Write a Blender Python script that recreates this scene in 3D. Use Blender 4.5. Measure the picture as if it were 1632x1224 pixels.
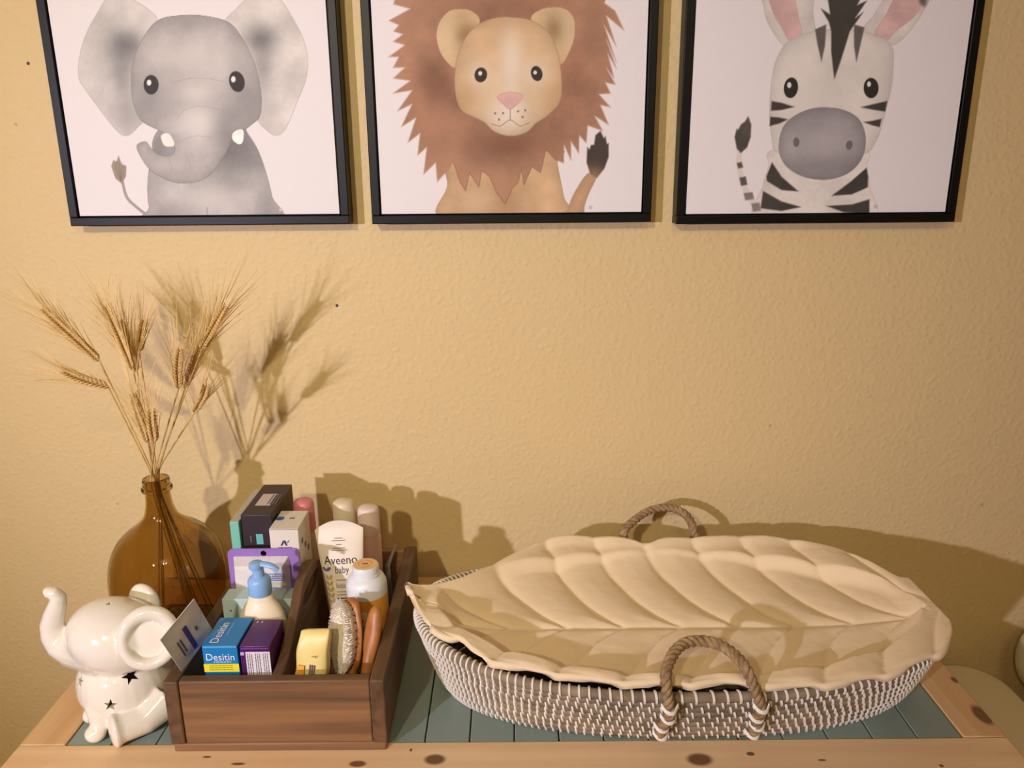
import bpy, bmesh, math, random
import numpy as np
from mathutils import Vector, Matrix, Quaternion
from mathutils.bvhtree import BVHTree
for o in list(bpy.data.objects): bpy.data.objects.remove(o)
S = bpy.context.scene; COL = S.collection; R = math.radians
random.seed(4)

# ------------------------------------------------------------------ camera, world, light, exposure
F, PITCH, ROLL = 1250.0, R(15.6), R(0.5)          # focal length in pixels of a 1632 x 1224 frame
CAM = np.array([0, 0, .707])                       # table top is z = 0, wall is y = 1.27
FW = np.array([0, math.cos(PITCH), -math.sin(PITCH)]); _r = np.array([1., 0, 0]); _u = np.cross(_r, FW)
RA = _r*math.cos(ROLL)-_u*math.sin(ROLL); UA = np.cross(RA, FW)
def PY(x, y, Y):
    d = FW+RA*(x-816)/F-UA*(y-612)/F; return CAM+d*(Y-CAM[1])/d[1]
def PZ(x, y, Z):
    d = FW+RA*(x-816)/F-UA*(y-612)/F; return CAM+d*(Z-CAM[2])/d[2]
cd = bpy.data.cameras.new('camera'); cam = bpy.data.objects.new('camera', cd); COL.objects.link(cam)
cd.sensor_width = 36; cd.lens = 36*F/1632; cd.clip_start = .02
m = Matrix((tuple(RA), tuple(UA), tuple(-FW))).transposed().to_4x4(); m.translation = Vector(CAM); cam.matrix_world = m
S.camera = cam
S.view_settings.view_transform = 'Standard'; S.view_settings.look = 'None'
S.view_settings.gamma = 1; S.view_settings.use_curve_mapping = False; S.view_settings.exposure = 0.0
W = bpy.data.worlds.new('world'); S.world = W; W.use_nodes = True
W.node_tree.nodes['Background'].inputs[0].default_value = (1, .85, .65, 1); W.node_tree.nodes['Background'].inputs[1].default_value = .05
WARM_P, WARM_C = 104, (1, .87, .60)
COOL_P, COOL_C = 165, (.95, .89, 1.12)
FILL_P = 5
WARM_POS, WARM_AIM = Vector((-.70, -1.15, 1.50)), Vector((-.95, 1.27, .42))
COOL_POS, COOL_AIM = Vector((-1.5, -1.2, .84)), Vector((0, 1.27, .42))
def spot(name, pos, aim, power, col, ang, blend, rad):
    l = bpy.data.lights.new(name, 'SPOT'); l.energy = power; l.color = col; l.spot_size = R(ang); l.spot_blend = blend; l.shadow_soft_size = rad
    o = bpy.data.objects.new(name, l); COL.objects.link(o); o.location = pos
    o.rotation_euler = (aim-pos).to_track_quat('-Z', 'Y').to_euler(); return o
spot('warm_spot', WARM_POS, WARM_AIM, WARM_P, WARM_C, 92, 1.0, .04)
spot('cool_spot', COOL_POS, COOL_AIM, COOL_P, COOL_C, 54, 1.0, .03)

# ------------------------------------------------------------------ materials
def srgb(r, g, b):
    f = lambda c: (c/255/12.92 if c/255 <= .04045 else ((c/255+.055)/1.055)**2.4)
    return (f(r), f(g), f(b), 1)
MATS = {}
def mat(name, col, rough=.5, noise=0, nscale=40, bump=0, bscale=200, spec=.5, coat=0, trans=0, sheen=0, sss=0, metal=0, stretch=(1, 1, 1), col2=None):
    if name in MATS: return MATS[name]
    M = bpy.data.materials.new(name); M.use_nodes = True; nt = M.node_tree; N = nt.nodes; L = nt.links
    B = N['Principled BSDF']; c = srgb(*col)
    B.inputs['Base Color'].default_value = c; B.inputs['Roughness'].default_value = rough
    B.inputs['Specular IOR Level'].default_value = spec; B.inputs['Coat Weight'].default_value = coat
    B.inputs['Transmission Weight'].default_value = trans; B.inputs['Sheen Weight'].default_value = sheen
    B.inputs['Metallic'].default_value = metal
    if sss: B.inputs['Subsurface Weight'].default_value = sss; B.inputs['Subsurface Radius'].default_value = (.01, .008, .006); B.inputs['Subsurface Scale'].default_value = .3
    tc = N.new('ShaderNodeTexCoord'); mp = N.new('ShaderNodeMapping'); mp.inputs['Scale'].default_value = stretch
    L.new(tc.outputs['Object'], mp.inputs[0])
    if noise or col2:
        n = N.new('ShaderNodeTexNoise'); n.inputs['Scale'].default_value = nscale; n.inputs['Detail'].default_value = 4
        L.new(mp.outputs[0], n.inputs['Vector'])
        mx = N.new('ShaderNodeMix'); mx.data_type = 'RGBA'
        c2 = srgb(*col2) if col2 else tuple(max(0, v*(1-noise)) for v in c[:3])+(1,)
        mx.inputs[6].default_value = c; mx.inputs[7].default_value = c2
        mr = N.new('ShaderNodeMapRange'); mr.inputs[1].default_value = .35; mr.inputs[2].default_value = .65
        L.new(n.outputs[0], mr.inputs[0]); L.new(mr.outputs[0], mx.inputs[0]); L.new(mx.outputs[2], B.inputs['Base Color'])
    if bump:
        n = N.new('ShaderNodeTexNoise'); n.inputs['Scale'].default_value = bscale; n.inputs['Detail'].default_value = 3
        L.new(mp.outputs[0], n.inputs['Vector'])
        b = N.new('ShaderNodeBump'); b.inputs['Strength'].default_value = bump; b.inputs['Distance'].default_value = .002
        L.new(n.outputs[0], b.inputs['Height']); L.new(b.outputs[0], B.inputs['Normal'])
    MATS[name] = M; return M

def wood(name, dark, light, axis, scale=9, rough=.6, knots=(), kcol=(104, 64, 34)):
    """long-grained wood; axis = grain direction; knots = [(x, y, z, radius, squash)] in object space"""
    if name in MATS: return MATS[name]
    M = bpy.data.materials.new(name); M.use_nodes = True; nt = M.node_tree; N = nt.nodes; L = nt.links; B = N['Principled BSDF']
    B.inputs['Roughness'].default_value = rough
    tc = N.new('ShaderNodeTexCoord'); mp = N.new('ShaderNodeMapping'); s = [1, 1, 1]; s['xyz'.index(axis)] = .06
    mp.inputs['Scale'].default_value = s; L.new(tc.outputs['Object'], mp.inputs[0])
    n1 = N.new('ShaderNodeTexNoise'); n1.inputs['Scale'].default_value = scale*9; n1.inputs['Detail'].default_value = 6; n1.inputs['Distortion'].default_value = .6
    n2 = N.new('ShaderNodeTexNoise'); n2.inputs['Scale'].default_value = scale*2; n2.inputs['Detail'].default_value = 2; n2.inputs['Distortion'].default_value = 1.5
    L.new(mp.outputs[0], n1.inputs['Vector']); L.new(mp.outputs[0], n2.inputs['Vector'])
    ad = N.new('ShaderNodeMath'); ad.operation = 'ADD'; L.new(n1.outputs[0], ad.inputs[0]); L.new(n2.outputs[0], ad.inputs[1])
    mr = N.new('ShaderNodeMapRange'); mr.inputs[1].default_value = .75; mr.inputs[2].default_value = 1.25; L.new(ad.outputs[0], mr.inputs[0])
    mx = N.new('ShaderNodeMix'); mx.data_type = 'RGBA'; mx.inputs[6].default_value = srgb(*dark); mx.inputs[7].default_value = srgb(*light)
    L.new(mr.outputs[0], mx.inputs[0]); out = mx.outputs[2]
    for (kx, ky, rx, ry) in knots:
        sub = N.new('ShaderNodeVectorMath'); sub.operation = 'SUBTRACT'; L.new(tc.outputs['Object'], sub.inputs[0]); sub.inputs[1].default_value = (kx, ky, 0)
        mu = N.new('ShaderNodeVectorMath'); mu.operation = 'MULTIPLY'; L.new(sub.outputs[0], mu.inputs[0]); mu.inputs[1].default_value = (1.2/rx, 1.2/ry, 0)
        ln = N.new('ShaderNodeVectorMath'); ln.operation = 'LENGTH'; L.new(mu.outputs[0], ln.inputs[0])
        k = N.new('ShaderNodeMapRange'); k.inputs[1].default_value = 1.25; k.inputs[2].default_value = .8; k.inputs[3].default_value = 0; k.inputs[4].default_value = .92
        L.new(ln.outputs[1], k.inputs[0])
        m2 = N.new('ShaderNodeMix'); m2.data_type = 'RGBA'; L.new(k.outputs[0], m2.inputs[0]); L.new(out, m2.inputs[6]); m2.inputs[7].default_value = srgb(*kcol); out = m2.outputs[2]
    L.new(out, B.inputs['Base Color'])
    b = N.new('ShaderNodeBump'); b.inputs['Strength'].default_value = .25; b.inputs['Distance'].default_value = .001
    L.new(n1.outputs[0], b.inputs['Height']); L.new(b.outputs[0], B.inputs['Normal'])
    MATS[name] = M; return M

def wall_paint():
    M = mat('wall_paint', (222, 197, 146), .6, spec=.35); nt = M.node_tree; N = nt.nodes; L = nt.links; B = N['Principled BSDF']
    tc = N['Texture Coordinate']
    n1 = N.new('ShaderNodeTexNoise'); n1.inputs['Scale'].default_value = 110; n1.inputs['Detail'].default_value = 2
    v = N.new('ShaderNodeTexVoronoi'); v.inputs['Scale'].default_value = 120; v.feature = 'SMOOTH_F1'
    L.new(tc.outputs['Object'], n1.inputs['Vector']); L.new(tc.outputs['Object'], v.inputs['Vector'])
    mr = N.new('ShaderNodeMapRange'); mr.inputs[1].default_value = .5; mr.inputs[2].default_value = .15; L.new(v.outputs[0], mr.inputs[0])
    ad = N.new('ShaderNodeMath'); ad.operation = 'MULTIPLY'; L.new(n1.outputs[0], ad.inputs[0]); L.new(mr.outputs[0], ad.inputs[1])
    b = N.new('ShaderNodeBump'); b.inputs['Strength'].default_value = .32; b.inputs['Distance'].default_value = .003
    L.new(ad.outputs[0], b.inputs['Height']); L.new(b.outputs[0], B.inputs['Normal'])
    n3 = N.new('ShaderNodeTexNoise'); n3.inputs['Scale'].default_value = 60; n3.inputs['Detail'].default_value = 0   # rare dark specks
    L.new(tc.outputs['Object'], n3.inputs['Vector'])
    sp = N.new('ShaderNodeMapRange'); sp.inputs[1].default_value = .86; sp.inputs[2].default_value = .89; sp.inputs[4].default_value = .35; L.new(n3.outputs[0], sp.inputs[0])
    mx = N.new('ShaderNodeMix'); mx.data_type = 'RGBA'; mx.inputs[6].default_value = srgb(222, 197, 146); mx.inputs[7].default_value = srgb(120, 85, 40)
    L.new(sp.outputs[0], mx.inputs[0]); L.new(mx.outputs[2], B.inputs['Base Color'])
    return M

# ------------------------------------------------------------------ mesh helpers
ORG = {}
def tag(o, label=None, cat=None, group=None, kind=None):
    if label: o['label'] = label
    if cat: o['category'] = cat
    if group: o['group'] = group
    if kind: o['kind'] = kind
    return o
def thing(name, loc, label, cat, group=None):
    o = bpy.data.objects.new(name, None); COL.objects.link(o); o.location = loc; o.empty_display_size = .02; ORG[o.name] = Vector(loc)
    return tag(o, label, cat, group)
class MB:
    def __init__(s): s.v = []; s.f = []
    def add(s, vs, fs):
        k = len(s.v); s.v += [tuple(float(c) for c in p) for p in vs]; s.f += [tuple(i+k for i in f) for f in fs]; return s
    def box(s, x0, x1, y0, y1, z0, z1, M=None):
        vs = [Vector((x, y, z)) for z in (z0, z1) for y in (y0, y1) for x in (x0, x1)]
        if M: vs = [M @ p for p in vs]
        return s.add(vs, [(0, 2, 3, 1), (4, 5, 7, 6), (0, 1, 5, 4), (2, 6, 7, 3), (0, 4, 6, 2), (1, 3, 7, 5)])
    def tube(s, path, rad, n=10, closed=False, caps=True, flat=1.0):
        P = [Vector(p) for p in path]; m = len(P); rads = rad if hasattr(rad, '__len__') else [rad]*m
        up = Vector((0, 0, 1)); vs = []; prev = None
        for i in range(m):
            a = P[(i-1) % m] if (closed or i > 0) else P[0]; b = P[(i+1) % m] if (closed or i < m-1) else P[-1]
            t = (b-a).normalized()
            if prev is None: x = t.cross(up if abs(t.z) < .9 else Vector((1, 0, 0))).normalized()
            else: x = (prev-t*prev.dot(t)).normalized()
            prev = x; y = t.cross(x)
            for k in range(n):
                an = 2*math.pi*k/n; vs.append(P[i]+(x*math.cos(an)+y*math.sin(an)*flat)*rads[i])
        fs = []
        for i in range(m if closed else m-1):
            for k in range(n):
                a = i*n+k; b = i*n+(k+1) % n; c = ((i+1) % m)*n+(k+1) % n; d = ((i+1) % m)*n+k; fs.append((a, b, c, d))
        if caps and not closed: fs += [tuple(range(n-1, -1, -1)), tuple((m-1)*n+k for k in range(n))]
        return s.add(vs, fs)
    def lathe(s, prof, c, n=32, sx=1, sy=1, M=None):
        vs = []; m = len(prof)
        for (r, z) in prof:
            for k in range(n):
                a = 2*math.pi*k/n; p = Vector((r*math.cos(a)*sx, r*math.sin(a)*sy, z)); vs.append((M @ p if M else p)+Vector(c))
        fs = [(i*n+k, i*n+(k+1) % n, (i+1)*n+(k+1) % n, (i+1)*n+k) for i in range(m-1) for k in range(n)]
        fs += [tuple(range(n-1, -1, -1)), tuple((m-1)*n+k for k in range(n))]
        return s.add(vs, fs)
    def ell(s, c, r, M=None, nu=16, nv=10):
        vs = []; c = Vector(c)
        for j in range(1, nv):
            t = math.pi*j/nv
            for k in range(nu):
                a = 2*math.pi*k/nu; p = Vector((r[0]*math.sin(t)*math.cos(a), r[1]*math.sin(t)*math.sin(a), -r[2]*math.cos(t))); vs.append((M @ p if M else p)+c)
        b = len(vs); tp = Vector((0, 0, r[2]))
        vs += [(M @ -tp if M else -tp)+c, (M @ tp if M else tp)+c]
        fs = [(j*nu+k, j*nu+(k+1) % nu, (j+1)*nu+(k+1) % nu, (j+1)*nu+k) for j in range(nv-2) for k in range(nu)]
        fs += [(b, (k+1) % nu, k) for k in range(nu)]+[(b+1, (nv-2)*nu+k, (nv-2)*nu+(k+1) % nu) for k in range(nu)]
        return s.add(vs, fs)
    def prism(s, poly, M, t0, t1):
        n = len(poly); vs = [M @ Vector((p[0], p[1], t)) for t in (t0, t1) for p in poly]
        return s.add(vs, [tuple(range(n-1, -1, -1)), tuple(range(n, 2*n))]+[(i, (i+1) % n, n+(i+1) % n, n+i) for i in range(n)])
    def build(s, name, material, parent=None, smooth=35, bevel=0, seg=2, loc=None):
        me = bpy.data.meshes.new(name); o = bpy.data.objects.new(name, me); COL.objects.link(o)
        org = Vector((0, 0, 0))
        if parent: o.parent = parent; org = ORG[parent.name]
        elif loc is not None: org = Vector(loc); o.location = org
        ORG[o.name] = org
        me.from_pydata([(a-org.x, b-org.y, c-org.z) for a, b, c in s.v], [], s.f); me.materials.append(material)
        bm = bmesh.new(); bm.from_mesh(me); bmesh.ops.recalc_face_normals(bm, faces=bm.faces); bm.to_mesh(me); bm.free()
        if smooth:
            me.polygons.foreach_set('use_smooth', [True]*len(me.polygons)); me.set_sharp_from_angle(angle=R(smooth))
        if bevel:
            b = o.modifiers.new('bevel', 'BEVEL'); b.width = bevel; b.segments = seg; b.limit_method = 'ANGLE'
        return o
def basis(x, y, org):
    x = Vector(x).normalized(); z = x.cross(Vector(y)).normalized(); y = z.cross(x)
    m = Matrix((x, y, z)).transposed().to_4x4(); m.translation = Vector(org); return m
def plate(name, c, x, y, w, h, material, parent, lift=.0004, thick=.0003):
    """thin printed label centred on c, lying in the x/y plane"""
    M = basis(x, y, c); q = MB(); q.box(-w/2, w/2, -h/2, h/2, lift-thick, lift, M); return q.build(name, material, parent, smooth=0)
def text(body, c, x, y, w, material, parent, lift=.0006, h=None, warp=None, name='lettering'):
    cu = bpy.data.curves.new('t', 'FONT'); cu.body = body; cu.align_x = 'CENTER'; cu.align_y = 'CENTER'; cu.resolution_u = 3
    to = bpy.data.objects.new('t', cu); COL.objects.link(to); dg = bpy.context.evaluated_depsgraph_get()
    me = to.evaluated_get(dg).to_mesh(); V = [v.co.copy() for v in me.vertices]; Fc = [tuple(p.vertices) for p in me.polygons]
    to.evaluated_get(dg).to_mesh_clear(); bpy.data.objects.remove(to); bpy.data.curves.remove(cu)
    xs = [v.x for v in V]; ys = [v.y for v in V]; x0, x1, y0, y1 = min(xs), max(xs), min(ys), max(ys)
    k = w/(x1-x0); ky = h/(y1-y0) if h else k
    M = basis(x, y, c); q = MB()
    P = []
    for v in V:
        a, b = (v.x-(x0+x1)/2)*k, (v.y-(y0+y1)/2)*ky
        P.append(warp(a, b) if warp else M @ Vector((a, b, lift)))
    q.add(P, Fc); return q.build(name, material, parent, smooth=0)
def spline(pts, n=8, closed=False):
    P = [np.array(p, float) for p in pts]; m = len(P); out = []
    for i in range(m if closed else m-1):
        g = lambda j: P[j % m] if closed else P[min(max(j, 0), m-1)]
        a, b, c, d = g(i-1), g(i), g(i+1), g(i+2)
        for k in range(n):
            t = k/n; out.append(.5*((2*b)+(-a+c)*t+(2*a-5*b+4*c-d)*t*t+(-a+3*b-3*c+d)*t**3))
    if not closed: out.append(P[-1])
    return out

# ------------------------------------------------------------------ room
WALL = 1.27; FLOOR = -.76; CEIL = 1.68; XL, XR, YF = -1.9, 2.1, -2.3
paint = wall_paint()
def struct(name, x0, x1, y0, y1, z0, z1, m):
    q = MB(); q.box(x0, x1, y0, y1, z0, z1); return tag(q.build(name, m, smooth=0), kind='structure')
struct('wall_back', XL-.1, XR+.1, WALL, WALL+.1, FLOOR, CEIL, paint)
struct('wall_left', XL-.1, XL, YF, WALL, FLOOR, CEIL, paint)
struct('wall_right', XR, XR+.1, YF, WALL, FLOOR, CEIL, paint)
struct('wall_front', XL-.1, XR+.1, YF-.1, YF, FLOOR, CEIL, paint)
struct('ceiling', XL-.1, XR+.1, YF-.1, WALL+.1, CEIL, CEIL+.1, mat('ceiling_white', (225, 215, 195), .8))
struct('floor', XL-.1, XR+.1, YF-.1, WALL+.1, FLOOR-.1, FLOOR, wood('floor_wood', (120, 84, 52), (160, 118, 76), 'x', 4))
struct('baseboard_back', XL, XR, WALL-.014, WALL, FLOOR, FLOOR+.09, mat('trim_white', (225, 220, 208), .4))

# lamps behind the camera: two spots, and an added ambient fill on the ceiling
blk = mat('lamp_black', (28, 26, 25), .4)
def track_lamp():
    t = thing('ceiling_spotlight', (WARM_POS.x, WARM_POS.y, CEIL), 'black ceiling spotlight with one tilted head', 'lamp')
    d = (WARM_AIM-WARM_POS).normalized(); M = d.to_track_quat('Z', 'Y').to_matrix().to_4x4()
    q = MB(); q.lathe([(.001, -.022), (.05, -.02), (.055, 0), (.001, 0)], (WARM_POS.x, WARM_POS.y, CEIL), 24); q.build('ceiling_plate', blk, t)
    q = MB(); q.tube([(WARM_POS.x, WARM_POS.y, CEIL-.02), WARM_POS-d*.06], .007); q.build('stem', blk, t)
    q = MB(); q.lathe([(.002, -.1), (.03, -.095), (.05, -.03), (.06, -.012), (.057, -.012), (.047, -.03), (.028, -.09), (.002, -.092)], WARM_POS, 24, M=M.to_3x3()); q.build('head', blk, t)
track_lamp()
def floor_lamp():
    x, y, z = COOL_POS; d = (COOL_AIM-COOL_POS).normalized(); M = d.to_track_quat('Z', 'Y').to_matrix()
    t = thing('reading_lamp', (x-.1, y-.12, FLOOR), 'black floor reading lamp with a tilted cone head', 'lamp')
    q = MB(); q.lathe([(.001, 0), (.13, 0), (.13, .012), (.02, .025), (.001, .025)], (x-.1, y-.12, FLOOR), 32); q.build('base', blk, t)
    q = MB(); q.tube([(x-.1, y-.12, FLOOR+.02), (x-.1, y-.12, z-.02), tuple(COOL_POS-d*.09)], .009); q.build('pole', blk, t)
    q = MB(); q.lathe([(.002, -.11), (.03, -.105), (.055, -.02), (.066, -.012), (.063, -.012), (.052, -.03), (.028, -.1), (.002, -.1)], COOL_POS, 24, M=M); q.build('lamp_head', blk, t)
floor_lamp()
def ceiling_fill_lamp():  # unseen lamp, added as a weak all-round fill for ambient light
    c = Vector((.15, -.9, CEIL)); t = thing('ceiling_fill_lamp', c, 'added three-bulb ceiling fill lamp with a brass plate', 'lamp')
    br = mat('brass', (160, 120, 60), .3, metal=1)
    q = MB(); q.lathe([(.001, -.03), (.07, -.025), (.08, 0), (.001, 0)], c, 24); q.build('ceiling_plate', br, t)
    for k in range(3):
        a = k*2.094+.4; p = c+Vector((math.cos(a)*.14, math.sin(a)*.14, -.06))
        q = MB(); q.tube([c+Vector((math.cos(a)*.05, math.sin(a)*.05, -.015)), p+Vector((0, 0, .03)), p], .006); q.build('arm', br, t)
        q = MB(); q.lathe([(.012, .0), (.02, -.012), (.02, -.03), (.012, -.032)], p, 16); q.build('socket', br, t)
        l = bpy.data.lights.new('bulb', 'POINT'); l.energy = FILL_P; l.color = WARM_C; l.shadow_soft_size = .03
        lo = bpy.data.objects.new('bulb', l); COL.objects.link(lo); lo.location = p+Vector((0, 0, -.07))
ceiling_fill_lamp()

# ------------------------------------------------------------------ table
def build_table():
    x0, x1, y0, y1 = -.631, .625, .745, 1.255; ya = .838; yb = 1.165; xa, xb = -.573, .571
    t = thing('pine_table', (0, 1.0, FLOOR), 'knotty pine table with a blue-green plank panel set into its top', 'table')
    px = lambda x, y: PZ(x, y, 0)
    kn = []
    for (x, y, w, h) in ((693, 1212, .015, .010), (1115, 1212, .018, .012), (1196, 1203, .006, .004), (570, 1219, .012, .006), (655, 1197, .002, .003), (330, 1208, .006, .002), (1310, 1213, .006, .002), (1500, 1222, .003, .003), (380, 1219, .01, .0025)):
        p = px(x, y); kn.append((p[0], p[1]-1.0, w, h))
    top = .0015; D = .028
    pine = wood('pine_rail', (224, 184, 138), (238, 206, 164), 'x', 5, .5, kn)
    ks = []
    for (x, y, w, h) in ((1565, 1141, .012, .022), (1521, 1085, .005, .008)):
        p = px(x, y); ks.append((p[0], p[1]-1.0, w, h))
    pine2 = wood('pine_stile', (206, 162, 114), (226, 188, 140), 'y', 5, .5, ks)
    def bx(n, a, b, c, d, e, f, m, bev=.0015): q = MB(); q.box(a, b, c, d, e, f); return q.build(n, m, t, bevel=bev)
    bx('front_rail', x0, x1, y0, ya, top-D, top, pine); bx('back_rail', x0, x1, yb+.001, y1, top-D, top, pine)
    bx('side_rail', x0, xa, ya+.001, yb, top-D, top, pine2); bx('side_rail', xb, x1, ya+.0014, yb, top-D, top, pine2)
    blue = mat('blue_paint', (140, 156, 150), .45, noise=.15, nscale=14, stretch=(1, .2, 1), bump=.1, bscale=120)
    n = 20; w = (xb-xa-.002)/n
    for i in range(n):
        a = xa+.001+i*w; bx('plank', a+.0009, a+w-.0009, ya+.001, yb-.001, -.018, 0, blue, .0012)
    bx('panel_backing', xa, xb, ya, yb, -.0262, -.0185, blue, 0)
    for s in (-1, 1):
        for yy in (y0+.05, y1-.05):
            cx = x0+.06 if s < 0 else x1-.06; bx('leg', cx-.03, cx+.03, yy-.03, yy+.03, FLOOR, top-D, pine2, .003)
    bx('apron', x0+.09, x1-.09, y0+.04, y0+.06, -.12, top-D, pine); bx('apron', x0+.09, x1-.09, y1-.06, y1-.04, -.12, top-D, pine)
    bx('apron', x0+.05, x0+.07, y0+.08, y1-.08, -.12, top-D, pine2); bx('apron', x1-.07, x1-.05, y0+.08, y1-.08, -.12, top-D, pine2)
build_table()

# ------------------------------------------------------------------ framed prints: the paint is computed per canvas vertex
rng = np.random.RandomState(7)
_NG = rng.rand(128, 128)
def vnoise(x, y, s, o=0):
    x = x/s+o*17.3; y = y/s+o*9.1; xi = np.floor(x).astype(int); yi = np.floor(y).astype(int); fx = x-xi; fy = y-yi
    fx = fx*fx*(3-2*fx); fy = fy*fy*(3-2*fy); g = lambda a, b: _NG[a % 128, b % 128]
    return (g(xi, yi)*(1-fx)+g(xi+1, yi)*fx)*(1-fy)+(g(xi, yi+1)*(1-fx)+g(xi+1, yi+1)*fx)*fy
def wash(x, y, s=40, o=0): return .55*vnoise(x, y, s, o)+.3*vnoise(x, y, s*.4, o+3)+.15*vnoise(x, y, s*.12, o+5)
class Art:
    """paints in photo-pixel units; sx, ox turn traced zoom coordinates into those units"""
    def __init__(s, X, Y, sc, ox): s.X, s.Y, s.sc, s.ox = X, Y, sc, ox; s.C = np.tile(np.array([236., 231, 233]), (len(X), 1))
    def z(s, pts): return [(p[0]/s.sc+s.ox, p[1]/s.sc) for p in pts]
    def dist(s, P, closed=True):
        P = np.array(P); lo = P.min(0)-14; hi = P.max(0)+14
        idx = np.where((s.X > lo[0]) & (s.X < hi[0]) & (s.Y > lo[1]) & (s.Y < hi[1]))[0]
        x, y = s.X[idx], s.Y[idx]; d = np.full(len(idx), 1e9); ins = np.zeros(len(idx), bool); n = len(P)
        for i in range(n if closed else n-1):
            a, b = P[i], P[(i+1) % n]; e = b-a; L = e@e+1e-9
            t = np.clip(((x-a[0])*e[0]+(y-a[1])*e[1])/L, 0, 1); d = np.minimum(d, (x-a[0]-t*e[0])**2+(y-a[1]-t*e[1])**2)
            if closed:
                c = (a[1] > y) != (b[1] > y); ins ^= c & (x < (b[0]-a[0])*(y-a[1])/(b[1]-a[1]+1e-12)+a[0])
        d = np.sqrt(d); return idx, np.where(ins, d, -d)
    def blend(s, idx, m, col):
        col = np.asarray(col, float); m = np.clip(m, 0, 1)[:, None]; s.C[idx] = s.C[idx]*(1-m)+(col if col.ndim == 2 else col[None])*m
    def poly(s, pts, col, soft=.7, curve=True, line=None, shade=None, mottle=.12, edge=0, o=0, lw=.8):
        P = s.z(pts); P = spline(P, 6, True) if curve else P
        idx, d = s.dist(P); x, y = s.X[idx], s.Y[idx]
        c = np.tile(np.array(col, float), (len(idx), 1))*(1+mottle*(wash(x, y, 45, o)-.5)*2)[:, None]
        if shade: c = shade(x, y, c)
        if edge: c *= (1-edge*np.exp(-np.clip(d, 0, None)/9))[:, None]
        s.blend(idx, d/soft*.5+.5, c)
        if line is not None: s.blend(idx, (1-np.abs(d)/lw)*.75, line)
    def stroke(s, pts, w, col, op=1, soft=.8):
        P = spline(s.z(pts), 6); idx, d = s.dist(P, False); s.blend(idx, ((w/s.sc)+d)/soft*op if op == 1 else np.clip(((w/s.sc)+d)/soft, 0, 1)*op, col)
    def oval(s, cx, cy, rx, ry, col, rot=0, soft=.9, op=1):
        cx, cy, rx, ry = cx/s.sc+s.ox, cy/s.sc, rx/s.sc, ry/s.sc; c, n = math.cos(R(rot)), math.sin(R(rot))
        dx, dy = s.X-cx, s.Y-cy; a = (dx*c+dy*n)/rx; b = (-dx*n+dy*c)/ry; q = np.sqrt(a*a+b*b); idx = np.where(q < 2.5)[0]
        s.blend(idx, ((1-q[idx])*min(rx, ry)/soft+.5).clip(0, 1)*op, col)
    def glow(s, cx, cy, rx, ry, pts=None):
        """soft 0..1 blob, for washes"""
        cx, cy, rx, ry = cx/s.sc+s.ox, cy/s.sc, rx/s.sc, ry/s.sc
        return lambda x, y: np.exp(-(((x-cx)/rx)**2+((y-cy)/ry)**2))
def mixc(c, m, col): m = np.clip(m, 0, 1)[:, None]; return c*(1-m)+np.array(col, float)[None]*m

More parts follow.
